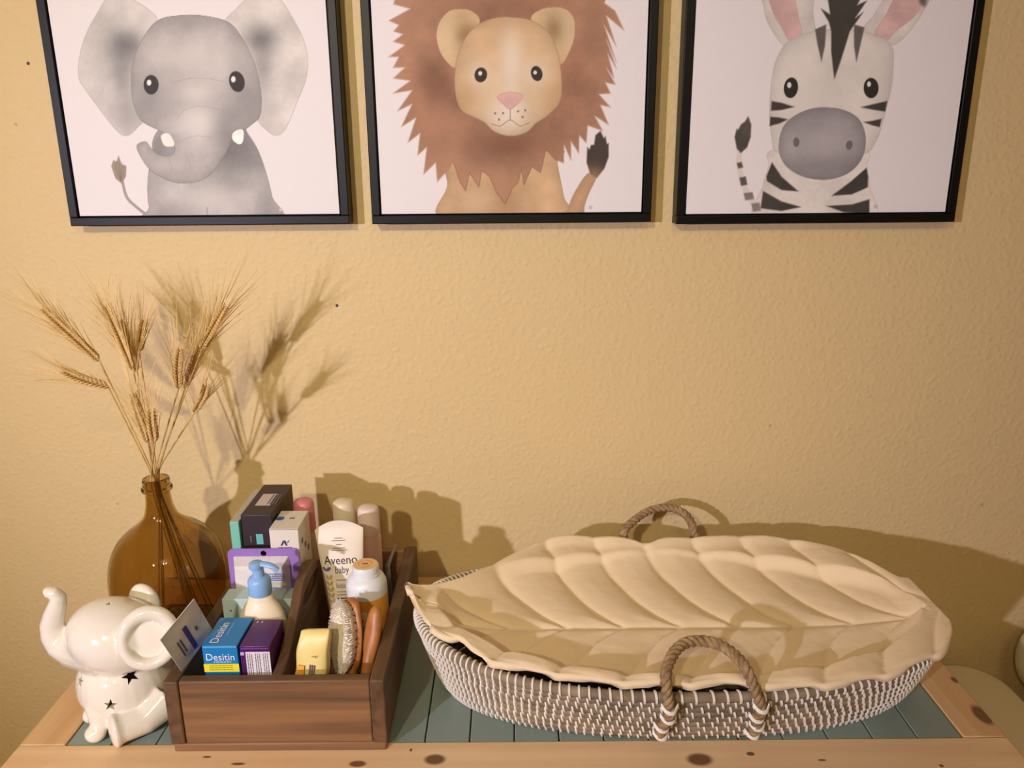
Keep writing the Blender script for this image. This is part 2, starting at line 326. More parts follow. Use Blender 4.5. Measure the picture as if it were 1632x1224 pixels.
def art_elephant(X, Y):
    A = Art(X, Y, 3.022, 40); ln = (120, 117, 118)
    def ear(gs):
        def f(x, y, c):
            for g, k in gs: c = mixc(c, g(x, y)*k*(.75+.5*wash(x, y, 30, 4)), (112, 112, 115))
            return c
        return f
    A.poly([(635, 95), (600, 50), (540, 10), (480, -25), (410, -30), (350, 60), (300, 150), (265, 260), (258, 370), (290, 430), (340, 500), (400, 580), (460, 645), (500, 650), (545, 610), (580, 560), (540, 450), (530, 350), (560, 250), (600, 170)], (212, 207, 204), line=(165, 160, 158), shade=ear([(A.glow(485, 215, 85, 75), .8), (A.glow(470, 340, 60, 130), .45), (A.glow(500, 560, 70, 110), .3)]), o=1)
    A.poly([(960, 110), (1020, 40), (1080, -15), (1150, -35), (1230, 0), (1290, 90), (1340, 190), (1362, 290), (1350, 390), (1310, 490), (1260, 610), (1220, 650), (1180, 640), (1120, 575), (1120, 470), (1095, 340), (1060, 250), (1020, 180)], (216, 210, 206), line=(165, 160, 158), shade=ear([(A.glow(1130, 180, 80, 70), .8), (A.glow(1145, 330, 50, 120), .45), (A.glow(1160, 540, 60, 110), .22)]), o=2)
    A.stroke([(468, 870), (490, 950), (540, 1000), (595, 1042)], 8, (165, 158, 155))
    A.poly([(450, 748), (465, 790), (488, 800), (486, 850), (465, 884), (435, 860), (415, 800), (425, 770), (440, 778)], (165, 150, 135), curve=False)
    for k in range(5): A.stroke([(462, 875), (430+k*12, 775+abs(k-2)*8)], 2, (115, 100, 90), .8)
    g1, g2, g3, g4 = A.glow(1000, 720, 170, 130), A.glow(620, 740, 60, 80), A.glow(900, 960, 190, 90), A.glow(1160, 1000, 60, 200)
    A.poly([(600, 800), (590, 900), (597, 1000), (610, 1060), (1207, 1060), (1190, 950), (1160, 830), (1120, 720), (1070, 640), (1045, 600), (900, 600), (700, 600), (640, 630), (613, 690), (620, 760)], (178, 175, 174), line=ln, o=3, mottle=.2, shade=lambda x, y, c: mixc(mixc(mixc(c, g1(x, y)*.75+g2(x, y)*.5, (112, 111, 113)), g3(x, y)*.8, (216, 211, 208)), g4(x, y)*.5, (135, 133, 134)))
    A.stroke([(875, 1000), (880, 1045)], 4, (140, 138, 138), .6)
    h = [A.glow(800, 270, 210, 110), A.glow(840, 590, 95, 90), A.glow(600, 470, 95, 120), A.glow(1060, 490, 80, 130), A.glow(960, 640, 60, 120), A.glow(800, 110, 220, 35), A.glow(700, 790, 130, 60), A.glow(830, 450, 110, 60)]
    def hs(x, y, c):
        c = mixc(c, .8*h[0](x, y)+.8*h[7](x, y), (218, 211, 207)); c = mixc(c, h[1](x, y), (222, 217, 214)); c = mixc(c, .65*h[2](x, y)+.6*h[3](x, y)+.6*h[4](x, y), (138, 136, 138)); c = mixc(c, .6*h[5](x, y), (160, 157, 157)); return mixc(c, .45*h[6](x, y), (205, 200, 198))
    A.poly([(640, 98), (740, 75), (850, 75), (975, 105), (1040, 175), (1090, 270), (1120, 360), (1138, 470), (1130, 560), (1090, 600), (1055, 625), (1000, 650), (985, 700), (940, 780), (880, 850), (800, 880), (720, 878), (650, 850), (600, 815), (560, 760), (538, 710), (550, 690), (582, 683), (605, 712), (640, 742), (690, 752), (720, 728), (715, 680), (690, 650), (640, 625), (560, 580), (520, 490), (512, 380), (525, 280), (570, 180)], (184, 180, 179), line=ln, shade=hs, mottle=.16, o=5, edge=.1)
    for p in ([(715, 400), (780, 380), (880, 378), (960, 395)], [(730, 575), (770, 530), (840, 512), (940, 530)], [(755, 678), (820, 655), (905, 662)], [(690, 760), (705, 800), (700, 835)], [(770, 745), (795, 790), (790, 815)]): A.stroke(p, 2.5, (150, 147, 147), .55)
    A.poly([(655, 650), (690, 640), (718, 680), (715, 705), (675, 705), (658, 680)], (240, 236, 232), line=(130, 126, 124)); A.poly([(1000, 640), (1030, 622), (1052, 630), (1050, 680), (1030, 696), (998, 672)], (240, 236, 232), line=(130, 126, 124))
    A.oval(607, 408, 36, 47, (58, 54, 56)); A.oval(597, 398, 11, 14, (240, 238, 236)); A.oval(1020, 393, 37, 51, (58, 54, 56), -14); A.oval(1003, 382, 11, 15, (240, 238, 236))
    A.oval(1231, 1010, 9, 9, (195, 190, 190)); A.oval(1231, 1010, 4, 4, (225, 220, 220)); return A.C

def art_lion(X, Y):
    A = Art(X, Y, 3.2, 560); tan = (214, 182, 142)
    b1, b2 = A.glow(780, 1000, 70, 110), A.glow(640, 1030, 90, 70)
    A.poly([(520, 780), (490, 950), (470, 1120), (1090, 1120), (1082, 1000), (1050, 830), (1050, 760)], (208, 174, 134), line=(175, 140, 105), o=2, shade=lambda x, y, c: mixc(mixc(c, b1(x, y)*.55, (170, 130, 92)), b2(x, y)*.5, (225, 198, 164)), edge=.12)
    A.poly([(1100, 1120), (1112, 1040), (1150, 960), (1205, 885), (1250, 900), (1215, 980), (1190, 1050), (1178, 1120)], (196, 160, 122), o=3, edge=.12)
    tg = A.glow(1235, 895, 60, 50)
    A.poly([(1270, 668), (1288, 705), (1296, 695), (1303, 735), (1312, 730), (1312, 800), (1290, 860), (1252, 908), (1218, 888), (1200, 830), (1203, 750), (1215, 762), (1222, 740), (1238, 738), (1245, 690)], (66, 58, 52), curve=False, soft=1.2, shade=lambda x, y, c: mixc(c, tg(x, y)*.9, (150, 118, 88)))
    mane = [(240, -80), (215, 22), (300, 45), (190, 105), (242, 128), (215, 160), (262, 175), (213, 212), (272, 230), (190, 290), (242, 290), (213, 345), (272, 345), (213, 400), (300, 412), (213, 476), (310, 460), (235, 567), (310, 530), (255, 647), (330, 600), (288, 727), (350, 680), (338, 792), (385, 750), (368, 890), (430, 830), (438, 928), (500, 860), (520, 825), (555, 930), (582, 972), (602, 880), (650, 952), (665, 870), (705, 900), (740, 980), (785, 1040), (820, 960), (850, 930), (868, 860), (880, 942), (920, 850), (965, 880), (992, 760), (1040, 815), (1083, 832), (1085, 740), (1120, 817), (1120, 720), (1160, 782), (1162, 690), (1198, 730), (1205, 640), (1282, 667), (1240, 590), (1312, 637), (1270, 535), (1322, 547), (1262, 480), (1322, 477), (1295, 420), (1347, 432), (1300, 345), (1340, 400), (1308, 275), (1352, 350), (1300, 200), (1352, 320), (1290, 130), (1352, 240), (1300, 80), (1392, 157), (1345, 55), (1290, 15), (1315, -40), (1230, -110), (1100, -170), (800, -230), (500, -180), (330, -120)]
    m = [A.glow(800, 740, 230, 80), A.glow(430, 430, 90, 110), A.glow(1130, 420, 70, 150), A.glow(460, 640, 130, 90), A.glow(800, 40, 260, 60), A.glow(800, 400, 620, 520)]
    def ms(x, y, c):
        c = mixc(c, 1-m[5](x, y)*1.3, (190, 146, 116)); c = mixc(c, .6*m[0](x, y)+.6*m[1](x, y)+.4*m[2](x, y)+.35*m[4](x, y), (122, 82, 62)); return mixc(c, .5*m[3](x, y), (186, 136, 108))
    A.poly(mane, (160, 119, 94), curve=False, soft=1.3, shade=ms, mottle=.2, o=6)
    for p in ([(520, 825), (555, 930), (582, 972), (602, 880), (650, 952), (665, 870), (705, 900), (740, 980), (785, 1040), (820, 960), (850, 930), (868, 860), (880, 942), (920, 850), (965, 880), (992, 760), (1040, 815)],):
        P = A.z(p); idx, d = A.dist(P, False); A.blend(idx, (1+d/1.1)*.6, (112, 70, 50))
    for (pts, g1, g2) in (([(655, 100), (620, 60), (570, 45), (500, 55), (450, 110), (433, 180), (450, 260), (490, 320), (535, 345), (590, 260), (640, 170)], A.glow(585, 175, 55, 60), A.glow(470, 170, 50, 120)), ([(915, 95), (960, 50), (1040, 35), (1100, 50), (1138, 100), (1138, 190), (1110, 270), (1068, 328), (1020, 260), (970, 170)], A.glow(1040, 150, 50, 60), A.glow(1110, 130, 50, 110))):
        A.poly(pts, (206, 178, 138), line=(150, 112, 78), o=4, shade=lambda x, y, c: mixc(mixc(c, g1(x, y)*.8, (150, 118, 82)), g2(x, y)*.5, (224, 202, 168)))
    f = [A.glow(815, 320, 60, 170), A.glow(800, 580, 120, 110), A.glow(655, 380, 70, 75), A.glow(945, 375, 70, 75), A.glow(580, 500, 60, 80), A.glow(1030, 500, 60, 90), A.glow(800, 120, 180, 40)]
    def fs(x, y, c):
        c = mixc(c, .55*f[4](x, y)+.5*f[5](x, y)+.4*f[6](x, y), (196, 156, 108)); return mixc(c, .85*f[0](x, y)+.95*f[1](x, y)+.6*f[2](x, y)+.6*f[3](x, y), (232, 220, 204))
    A.poly([(655, 120), (740, 90), (830, 88), (920, 105), (1000, 160), (1040, 230), (1062, 310), (1072, 400), (1072, 480), (1055, 535), (1000, 590), (940, 630), (900, 670), (840, 692), (780, 690), (720, 665), (680, 625), (620, 595), (570, 570), (540, 520), (527, 440), (530, 350), (550, 260), (590, 180)], tan, line=(160, 120, 84), shade=fs, o=8, mottle=.08, edge=.1)
    A.poly([(745, 492), (800, 470), (870, 480), (865, 510), (812, 557), (772, 530)], (222, 180, 174), line=(190, 140, 132))
    for p in ([(810, 557), (810, 612)], [(715, 632), (760, 642), (810, 612), (860, 642), (908, 626)]): A.stroke(p, 3, (130, 108, 92), .85)
    for (x, y) in ((733, 578), (773, 577), (753, 610), (850, 568), (887, 563), (873, 597)): A.oval(x, y, 5.5, 5.5, (130, 108, 92))
    A.oval(660, 382, 32, 38, (52, 46, 38), 10); A.oval(657, 374, 10, 11, (238, 232, 224)); A.oval(945, 375, 29, 39, (52, 46, 38), -14); A.oval(937, 370, 9, 10, (238, 232, 224))
    A.oval(1220, 1058, 9, 9, (200, 192, 190)); A.oval(1220, 1058, 4, 4, (228, 222, 220)); return A.C

def art_zebra(X, Y):
    A = Art(X, Y, 3.022, 1060); dk = (66, 62, 58); wh = (226, 220, 214); ln = (188, 182, 178)
    A.poly([(470, -80), (475, 30), (500, 120), (575, 222), (640, 220), (720, 170), (712, 60), (700, -80)], wh, line=ln, edge=.06)
    A.poly([(495, -60), (520, 60), (560, 130), (602, 197), (656, 168), (648, 110), (630, 20), (605, -60)], (224, 188, 184), line=(190, 160, 156), o=2, mottle=.16)
    A.poly([(1110, -60), (1000, 80), (955, 140), (1000, 200), (1095, 218), (1160, 170), (1240, 60), (1285, -60)], wh, line=ln, edge=.06)
    A.poly([(1130, -40), (1060, 80), (1010, 165), (1070, 192), (1110, 150), (1200, 80), (1240, 10), (1260, -60)], (224, 188, 184), line=(190, 160, 156), o=3, mottle=.16)
    A.poly([(1225, 10), (1250, 30), (1262, 0), (1275, -40), (1235, -30)], (120, 112, 106), soft=3)
    A.poly([(530, 720), (500, 800), (470, 900), (450, 1060), (985, 1060), (985, 900), (970, 800), (950, 720)], wh, line=ln, o=4)
    for p in ([(515, 782), (560, 850), (642, 922), (560, 915), (490, 872), (488, 850)], [(472, 920), (560, 970), (654, 997), (560, 1016), (460, 1003)], [(970, 808), (900, 870), (803, 943), (900, 936), (976, 902), (978, 850)], [(984, 960), (900, 985), (778, 992), (860, 1022), (984, 1032)]): A.poly(p, dk, curve=False, soft=1.2)
    e = [A.glow(540, 600, 60, 160), A.glow(1060, 480, 60, 200)]
    A.poly([(600, 197), (720, 150), (900, 142), (1050, 185), (1095, 230), (1100, 300), (1090, 420), (1065, 520), (1040, 620), (1010, 690), (960, 740), (750, 770), (545, 735), (515, 670), (503, 560), (508, 440), (525, 320), (560, 240)], (228, 222, 216), line=ln, o=5, mottle=.05, edge=.1)
    A.poly([(775, -60), (795, 70), (750, 40), (788, 105), (800, 150), (800, 250), (815, 382), (850, 280), (890, 150), (955, 58), (915, 88), (972, 3), (925, 25), (970, -60)], dk, curve=False, soft=1.2)
    A.poly([(722, 142), (776, 118), (770, 220), (753, 298), (735, 220)], (104, 98, 94), curve=False, soft=1.2); A.poly([(910, 118), (960, 132), (940, 220), (921, 300), (910, 220)], (104, 98, 94), curve=False, soft=1.2)
    for p in ([(513, 487), (560, 495), (622, 515), (560, 530), (510, 533)], [(507, 562), (550, 566), (592, 575), (550, 595), (503, 607)], [(1070, 487), (1010, 500), (943, 517), (1010, 530), (1060, 537)], [(1043, 572), (1000, 582), (956, 588), (1000, 604), (1033, 612)]): A.poly(p, dk, curve=False, soft=1.2)
    g = [A.glow(770, 690, 170, 90), A.glow(760, 800, 200, 40), A.glow(680, 570, 120, 40)]
    A.poly([(548, 690), (570, 610), (620, 560), (700, 525), (780, 518), (860, 530), (930, 570), (962, 640), (962, 720), (930, 790), (870, 840), (780, 865), (680, 855), (600, 815), (558, 760)], (160, 156, 160), line=(140, 136, 138), o=7, mottle=.14, edge=.14, shade=lambda x, y, c: mixc(mixc(c, g[0](x, y)*.7, (188, 182, 182)), g[1](x, y)*.5, (140, 137, 138)))
    A.oval(632, 685, 15, 23, (112, 108, 112)); A.oval(887, 699, 16, 23, (112, 108, 112), 15)
    A.oval(606, 423, 34, 50, (42, 38, 36), 8); A.oval(598, 410, 10, 14, (236, 232, 230)); A.oval(992, 424, 36, 49, (42, 38, 36)); A.oval(982, 405, 9, 13, (236, 232, 230))
    A.stroke([(358, 725), (358, 800), (375, 880), (410, 960), (452, 1015)], 15, (222, 216, 210))
    for a, b, w in (((345, 780), (372, 812), 0), ((358, 850), (392, 895), 0), ((378, 925), (425, 965), 0), ((415, 975), (458, 1020), 0)):
        (x0, y0), (x1, y1) = a, b; A.poly([(x0, y0+6), (x1-4, y0), (x1+4, y1-6), (x0+8, y1)], (92, 86, 82) if y0 < 900 else (130, 122, 116), curve=False, soft=1.2)
    A.poly([(400, 560), (415, 600), (412, 660), (395, 710), (365, 737), (345, 715), (335, 660), (345, 620), (352, 625), (365, 600), (385, 585)], (84, 80, 74), curve=False, soft=1.2, mottle=.3)
    A.oval(1014, 995, 10, 9, (190, 184, 184)); A.oval(1014, 995, 5, 4, (222, 218, 218)); return A.C

def canvas_mat():
    M = mat('canvas_print', (235, 230, 230), .75, bump=.06, bscale=900); N = M.node_tree.nodes; a = N.new('ShaderNodeVertexColor'); a.layer_name = 'print'
    M.node_tree.links.new(a.outputs[0], N['Principled BSDF'].inputs['Base Color']); return M
def framed_print(cx, zb, paint_fn, label):
    Yf = 1.235; w, h = .431, .533; x0, x1, z0, z1 = cx-w/2, cx+w/2, zb, zb+h
    t = thing('framed_print', (cx, WALL-.001, zb), label, 'picture', 'framed animal prints on the wall')
    fm = mat('frame_black', (13, 12, 12), .42, spec=.25); fw = .0130; bk = WALL-.002
    for (a, b, c, d, nm) in ((x0, x1, z0, z0+fw, 0), (x0, x1, z1-fw, z1, 0), (x0, x0+fw, z0+fw, z1-fw, 1), (x1-fw, x1, z0+fw, z1-fw, 1)):
        q = MB(); q.box(a, b, Yf, bk, c, d); q.build('frame_bar', fm, t, bevel=.0012)
    q = MB(); q.box(x0+fw, x1-fw, bk-.006, bk-.0005, z0+fw, z1-fw); q.build('backing_board', fm, t, smooth=0)
    g = .0022; a, b, c, d = x0+fw+g, x1-fw-g, z0+fw+g, z1-fw-g; yc = Yf+.003
    nx, nz = 430, 470; xs = np.linspace(a, b, nx); zs = np.linspace(c, d, nz); XX, ZZ = np.meshgrid(xs, zs); XX = XX.ravel(); ZZ = ZZ.ravel()
    D = np.stack([XX-CAM[0], np.full_like(XX, yc)-CAM[1], ZZ-CAM[2]], 1); dz = D@FW
    col = paint_fn(816+F*(D@RA)/dz, 612-F*(D@UA)/dz)/255.0
    lin = np.where(col <= .04045, col/12.92, ((np.clip(col, 0, 1)+.055)/1.055)**2.4)
    V = np.stack([XX-cx, np.full_like(XX, yc-(WALL-.001)), ZZ-zb], 1)
    i = np.arange(nx*nz).reshape(nz, nx); Fq = np.stack([i[:-1, :-1], i[:-1, 1:], i[1:, 1:], i[1:, :-1]], -1).reshape(-1, 4)
    # skirt: the wrapped canvas edge
    me = bpy.data.meshes.new('canvas'); me.vertices.add(len(V)); me.vertices.foreach_set('co', V.ravel())
    me.loops.add(Fq.size); me.loops.foreach_set('vertex_index', Fq.ravel()); me.polygons.add(len(Fq)); me.polygons.foreach_set('loop_start', np.arange(0, Fq.size, 4)); me.update(calc_edges=True); me.validate()
    at = me.color_attributes.new('print', 'FLOAT_COLOR', 'POINT'); at.data.foreach_set('color', np.concatenate([lin, np.ones((len(lin), 1))], 1).ravel())
    me.materials.append(canvas_mat()); o = bpy.data.objects.new('canvas', me); COL.objects.link(o); o.parent = t; ORG[o.name] = ORG[t.name]
    q = MB(); q.box(a, b, yc+.0004, bk-.006, c, d); q.build('canvas_wrap', mat('canvas_side', (228, 222, 220), .8), t, smooth=0)
framed_print(-.4645, .6215, art_elephant, 'black framed print of a grey baby elephant with big ears')
framed_print(.0015, .6205, art_lion, 'black framed print of a lion with a brown mane')
framed_print(.4715, .6165, art_zebra, 'black framed print of a zebra with a grey muzzle')
for (x, y) in ((45, 101), (537, 487)):
    p = PY(x, y, WALL); q = MB(); q.lathe([(.0005, -.003), (.0022, -.0025), (.0026, 0), (.0005, 0)], (0, 0, 0), 10, M=Matrix.Rotation(R(90), 3, 'X').inverted())
    q.v = [(a+p[0], WALL-.0026+b*.3+.0026, c+p[2]) for a, b, c in q.v]
    tag(q.build('nail', mat('nail_dark', (60, 42, 25), .5), loc=(p[0], WALL, p[2])), 'small dark nail head in the yellow wall '+('beside the elephant print' if x < 100 else 'below the gap between elephant and lion prints'), 'nail')

# ------------------------------------------------------------------ wooden caddy
BR = ((98, 70, 46), (150, 108, 70))
TX0, TX1, TY0, TY1, TZ = -.429, -.159, .822, 1.172, .1045
def build_caddy():
    t = thing('wooden_caddy', ((TX0+TX1)/2, (TY0+TY1)/2, .0015), 'brown stained wooden caddy with a raised middle handle, filled with baby products', 'caddy')
    wx = wood('brown_wood_x', *BR, 'x', 7, .55); wy = wood('brown_wood_y', (76, 54, 34), (112, 80, 50), 'y', 7, .6)
    z0 = .0017; th = .018
    def bx(n, a, b, c, d, e, f, m): q = MB(); q.box(a, b, c, d, e, f); return q.build(n, m, t, bevel=.002)
    bx('bottom_board', TX0+.002, TX1-.002, TY0+.002, TY1-.002, z0, z0+.012, wx)
    bx('side_board', TX0, TX0+th, TY0, TY1, z0+.0125, TZ, wy); bx('side_board', TX1-th, TX1, TY0, TY1, z0+.0125, TZ, wy)
    bx('front_board', TX0+th+.0004, TX1-th-.0004, TY0+.002, TY0+.016, z0+.0125, TZ-.001, wx)
    bx('back_board', TX0+th+.0004, TX1-th-.0004, TY1-.016, TY1-.002, z0+.0125, TZ-.001, wx)
    # middle board: rises in an S-curve to a carrying handle with a slot
    ya, yb = TY0+.0165, TY1-.0165; yc = (ya+yb)/2; pk = .163
    top = spline([(ya, TZ-.002), (ya+.03, TZ+.002), (ya+.08, TZ+.026), (ya+.125, pk-.006), (yc, pk), (yb-.125, pk-.006), (yb-.08, TZ+.026), (yb-.03, TZ+.002), (yb, TZ-.002)], 5)
    outer = [(p[0], p[1]) for p in top]; slot = []
    for k in range(24):
        a = 2*math.pi*k/24; slot.append((yc+math.copysign(abs(math.cos(a))**.6, math.cos(a))*.045, .132+math.sin(a)*.012))
    bm = bmesh.new(); poly = outer+[(yb, z0+.0125), (ya, z0+.0125)]
    def loop(pts): vs = [bm.verts.new((0, p[0], p[1])) for p in pts]; return [bm.edges.new((vs[i], vs[(i+1) % len(vs)])) for i in range(len(vs))]
    ed = loop(poly)+loop(slot); bmesh.ops.triangle_fill(bm, edges=ed, use_beauty=True)
    r = bmesh.ops.extrude_face_region(bm, geom=bm.faces[:]); bmesh.ops.translate(bm, verts=[v for v in r['geom'] if isinstance(v, bmesh.types.BMVert)], vec=(.013, 0, 0))
    q = MB(); bm.verts.index_update(); q.add([(v.co.x-.3005, v.co.y, v.co.z) for v in bm.verts], [tuple(v.index for v in f.verts) for f in bm.faces]); bm.free()
    q.build('handle_board', wy, t, bevel=.0015)
build_caddy()
FZ = .0145   # inside floor of the caddy

def carton(name, x0, x1, y0, y1, z1, m, label, cat='box', z0=FZ, rot=0):
    t = thing(name, ((x0+x1)/2, (y0+y1)/2, z0), label, cat); q = MB(); q.box(x0, x1, y0, y1, z0, z1); return q.build('carton', m, t, bevel=.0012)
white_ink = mat('white_ink', (240, 240, 240), .5); black_ink = mat('dark_ink', (40, 36, 48), .5); grey_ink = mat('grey_ink', (120, 112, 118), .6)
PXv, PYv, PZv = Vector((1, 0, 0)), Vector((0, 1, 0)), Vector((0, 0, 1))
def lines(parent, c, x, y, w, n, pitch, m, h=.0009, seed=1, name='fine_print'):
    """rows of print too small to read"""
    rr = random.Random(seed); M = basis(x, y, c); q = MB()
    for k in range(n):
        a = -w/2
        while a < w/2-.001:
            b = min(a+rr.uniform(.0015, .005), w/2); q.box(a, b, -h/2-k*pitch, h/2-k*pitch, .0003, .0005, M); a = b+.0008
    return q.build(name, m, parent, smooth=0)

# cream ointment box, blue
def desitin():
    x0, x1, y0, y1, z = -.3860, -.3425, .846, .910, .1385
    b = mat('box_blue', (30, 128, 196), .35); t = carton('ointment_box', x0, x1, y0, y1, z, b, 'blue ointment box with white lettering and a yellow band, in the caddy')
    cx = (x0+x1)/2
    text('Desitin', (cx, y0, z-.0155), PXv, PZv, .035, white_ink, t, h=.0095)
    lines(t, (cx+.002, y0, z-.0225), PXv, PZv, .022, 1, .002, white_ink)
    plate('yellow_band', (cx, y0, z-.0310), PXv, PZv, .0436, .011, mat('yellow_print', (240, 226, 40), .4), t)
    lines(t, (cx, y0-.0003, z-.0278), PXv, PZv, .030, 3, .0028, mat('olive_ink', (150, 140, 30), .5), seed=3)
    text('Desitin', (cx-.009, (y0+y1)/2-.004, z), PYv, -PXv, .044, white_ink, t, h=.0105)
    lines(t, (cx+.002, (y0+y1)/2+.004, z), PYv, -PXv, .026, 1, .002, mat('pale_blue_ink', (150, 200, 230), .5))
    q = MB(); q.box(x0+.001, x1-.001, y0-.0004, y0+.0006, z-.0022, z-.0006); q.build('flap_edge', mat('box_blue_light', (110, 180, 225), .3), t, smooth=0)
desitin()
def purple_box():
    x0, x1, y0, y1, z = -.3405, -.3030, .848, .908, .1365
    p = mat('box_purple', (78, 26, 96), .3); t = carton('purple_box', x0, x1, y0, y1, z, p, 'small dark purple box with a white printed panel, beside the blue ointment box')
    plate('white_panel', (-.3185, y0, z-.026), PXv, PZv, .030, .036, mat('panel_white', (228, 222, 230), .5), t)
    for k in range(3): lines(t, (-.3312+k*.0098, y0-.0004, z-.026), PZv, -PXv, .032, 3, .0026, grey_ink, seed=k+5)
    plate('emblem', (-.3375, y0, z-.0105), PXv, PZv, .0045, .0045, mat('lilac_print', (200, 170, 215), .5), t)
    plate('flap_edge', ((x0+x1)/2, y0, z-.0035), PXv, PZv, .034, .0015, mat('purple_light', (130, 80, 150), .3), t)
    for dx in (-.012, -.006): plate('print_dot', ((x0+x1)/2+dx, y1-.007, z), PXv, PYv, .0018, .004, mat('lilac_print', (200, 170, 215), .5), t)
purple_box()
def sachet():
    m = mat('sachet_foil', (216, 213, 212), .5, noise=.12, nscale=60, bump=.15, bscale=90)
    c = Vector(PY(291, 1020, .862)); ex = (Vector(PY(325, 1025, .858))-Vector(PY(300, 957, .868))); # down the right edge
    a = Vector(PY(309, 954, .858)); b = Vector(PY(270, 1017, .822)); d = Vector(PY(345, 1015, .895))
    x = (d-a).normalized(); y = (a-b).normalized(); M = basis(x, y, a)   # a is the top corner; packet hangs along +x and -y
    Mi = M; w, h = .072, .060
    t = thing('sachet', M @ Vector((w/2, -h/2, 0)), 'pale grey foil sachet with a purple stripe leaning in the caddy corner', 'sachet')
    q = MB(); nx, ny = 16, 12; vs = []
    for s in (1, -1):
        for j in range(ny+1):
            for i in range(nx+1):
                u, v = i/nx, j/ny; e = min(u, 1-u)*w; g = min(v, 1-v)*h; puff = .0018*min(1, max(0, (e-.005)/.014))*min(1, max(0, (g-.005)/.012))
                vs.append(Mi @ Vector((u*w, -v*h, s*(.0004+puff))))
    n = (nx+1)*(ny+1); fs = []
    for j in range(ny):
        for i in range(nx):
            k = j*(nx+1)+i; fs += [(k, k+1, k+nx+2, k+nx+1), (n+k, n+k+nx+1, n+k+nx+2, n+k+1)]
    for i in range(nx): fs += [(i, n+i, n+i+1, i+1), (ny*(nx+1)+i, ny*(nx+1)+i+1, n+ny*(nx+1)+i+1, n+ny*(nx+1)+i)]
    for j in range(ny): k = j*(nx+1); l = k+nx; fs += [(k, k+nx+1, n+k+nx+1, n+k), (l, n+l, n+l+nx+1, l+nx+1)]
    q.add(vs, fs); q.build('pouch', m, t)
    N = M.to_3x3() @ Vector((0, 0, 1)); lf = .0026
    plate('purple_stripe', M @ Vector((.040, -.030, 0))+N*0, x, y, .046, .0065, mat('stripe_purple', (70, 52, 120), .4), t, lift=lf, thick=.0003)
    pr = mat('sachet_ink', (96, 84, 110), .5)
    for k, (yy, ww, xx) in enumerate(((-.042, .026, .040), (-.0465, .03, .041))): 
        q = MB(); q.box(xx-ww/2, xx+ww/2, yy-.0011, yy+.0011, lf-.0003, lf, M); q.build('fine_print', pr, t, smooth=0)
    q = MB(); q.box(.034, .042, -.019, -.016, lf-.0003, lf, M); q.build('emblem', pr, t, smooth=0)
sachet()
def pump_bottle():
    c = Vector(((405-816)/1250*1.03+.0020, .930, FZ)); t = thing('pump_bottle', c, 'cream plastic pump bottle with a light blue pump head, in the caddy', 'bottle')
    cream = mat('bottle_cream', (240, 226, 196), .35, sss=.1); bl = mat('pump_blue', (140, 184, 234), .35)
    x, y, z = c
    z += 0
    prof = [(.001, 0), (.029, 0), (.033, .004), (.034, .05), (.034, .085), (.0325, .1), (.029, .113), (.0235, .1235), (.0185, .131), (.0165, .134), (.0165, .1365), (.0155, .1375), (.0155, .142), (.001, .142)]
    prof = [(r_, z_*1.045) for r_, z_ in prof]
    q = MB(); q.lathe(prof, c, 40, 1, .58); bo = q.build('bottle', cream, t, smooth=50)
    # printed label follows the front of the body
    q = MB(); n = 14; vs = []; lab = mat('label_tan', (222, 186, 118), .45)
    for zz, rr in ((.02, .0343), (.088, .0342), (.094, .0340)):
        for k in range(n+1):
            a = R(-150+120*k/n); vs.append((x+rr*math.cos(a)*1.005, y+rr*math.sin(a)*.59, z+zz+(.004*math.sin(math.pi*k/n) if zz > .09 else 0)))
    q.add(vs, [(r*(n+1)+k, r*(n+1)+k+1, (r+1)*(n+1)+k+1, (r+1)*(n+1)+k) for r in range(2) for k in range(n)]); q.build('paper_label', lab, bo)
    cz = z+.142*1.045
    q = MB(); q.lathe([(.001, 0), (.0152, 0), (.0155, .001), (.0148, .019), (.013, .0225), (.0078, .0255), (.0072, .036), (.001, .036)], (x, y, cz), 32); q.build('pump_collar', bl, t, smooth=40)
    hz = cz+.036
    q = MB(); q.lathe([(.001, 0), (.0085, 0), (.0095, .002), (.0088, .0075), (.006, .0092), (.001, .0095)], (x-.002, y, hz), 24); q.build('pump_head', bl, t, smooth=45)
    q = MB(); q.tube(spline([(x-.002, y, hz+.005), (x+.010, y-.001, hz+.006), (x+.021, y-.003, hz+.0035), (x+.028, y-.004, hz-.001)], 4), [.005]*9+[.0045, .0042, .004, .0036], 12, flat=.7); q.build('nozzle', bl, t)
pump_bottle()
def mint_box():
    t = carton('mint_box', -.3995, -.3015, .954, .983, .1385, mat('box_mint', (184, 208, 204), .5, noise=.05), 'mint green flat box standing behind the pump bottle')
    for (x, z) in ((-.3885, .121), (-.394, .108), (-.392, .107), (-.317, .124)): 
        q = MB(); q.ell((x, .9538, z), (.0016, .0003, .0012)); q.build('print_dot', black_ink, t)
    plate('side_stripe', (-.3095, .9685, .1385), PXv, PYv, .016, .028, mat('mint_grey', (150, 168, 160), .5), t)
mint_box()
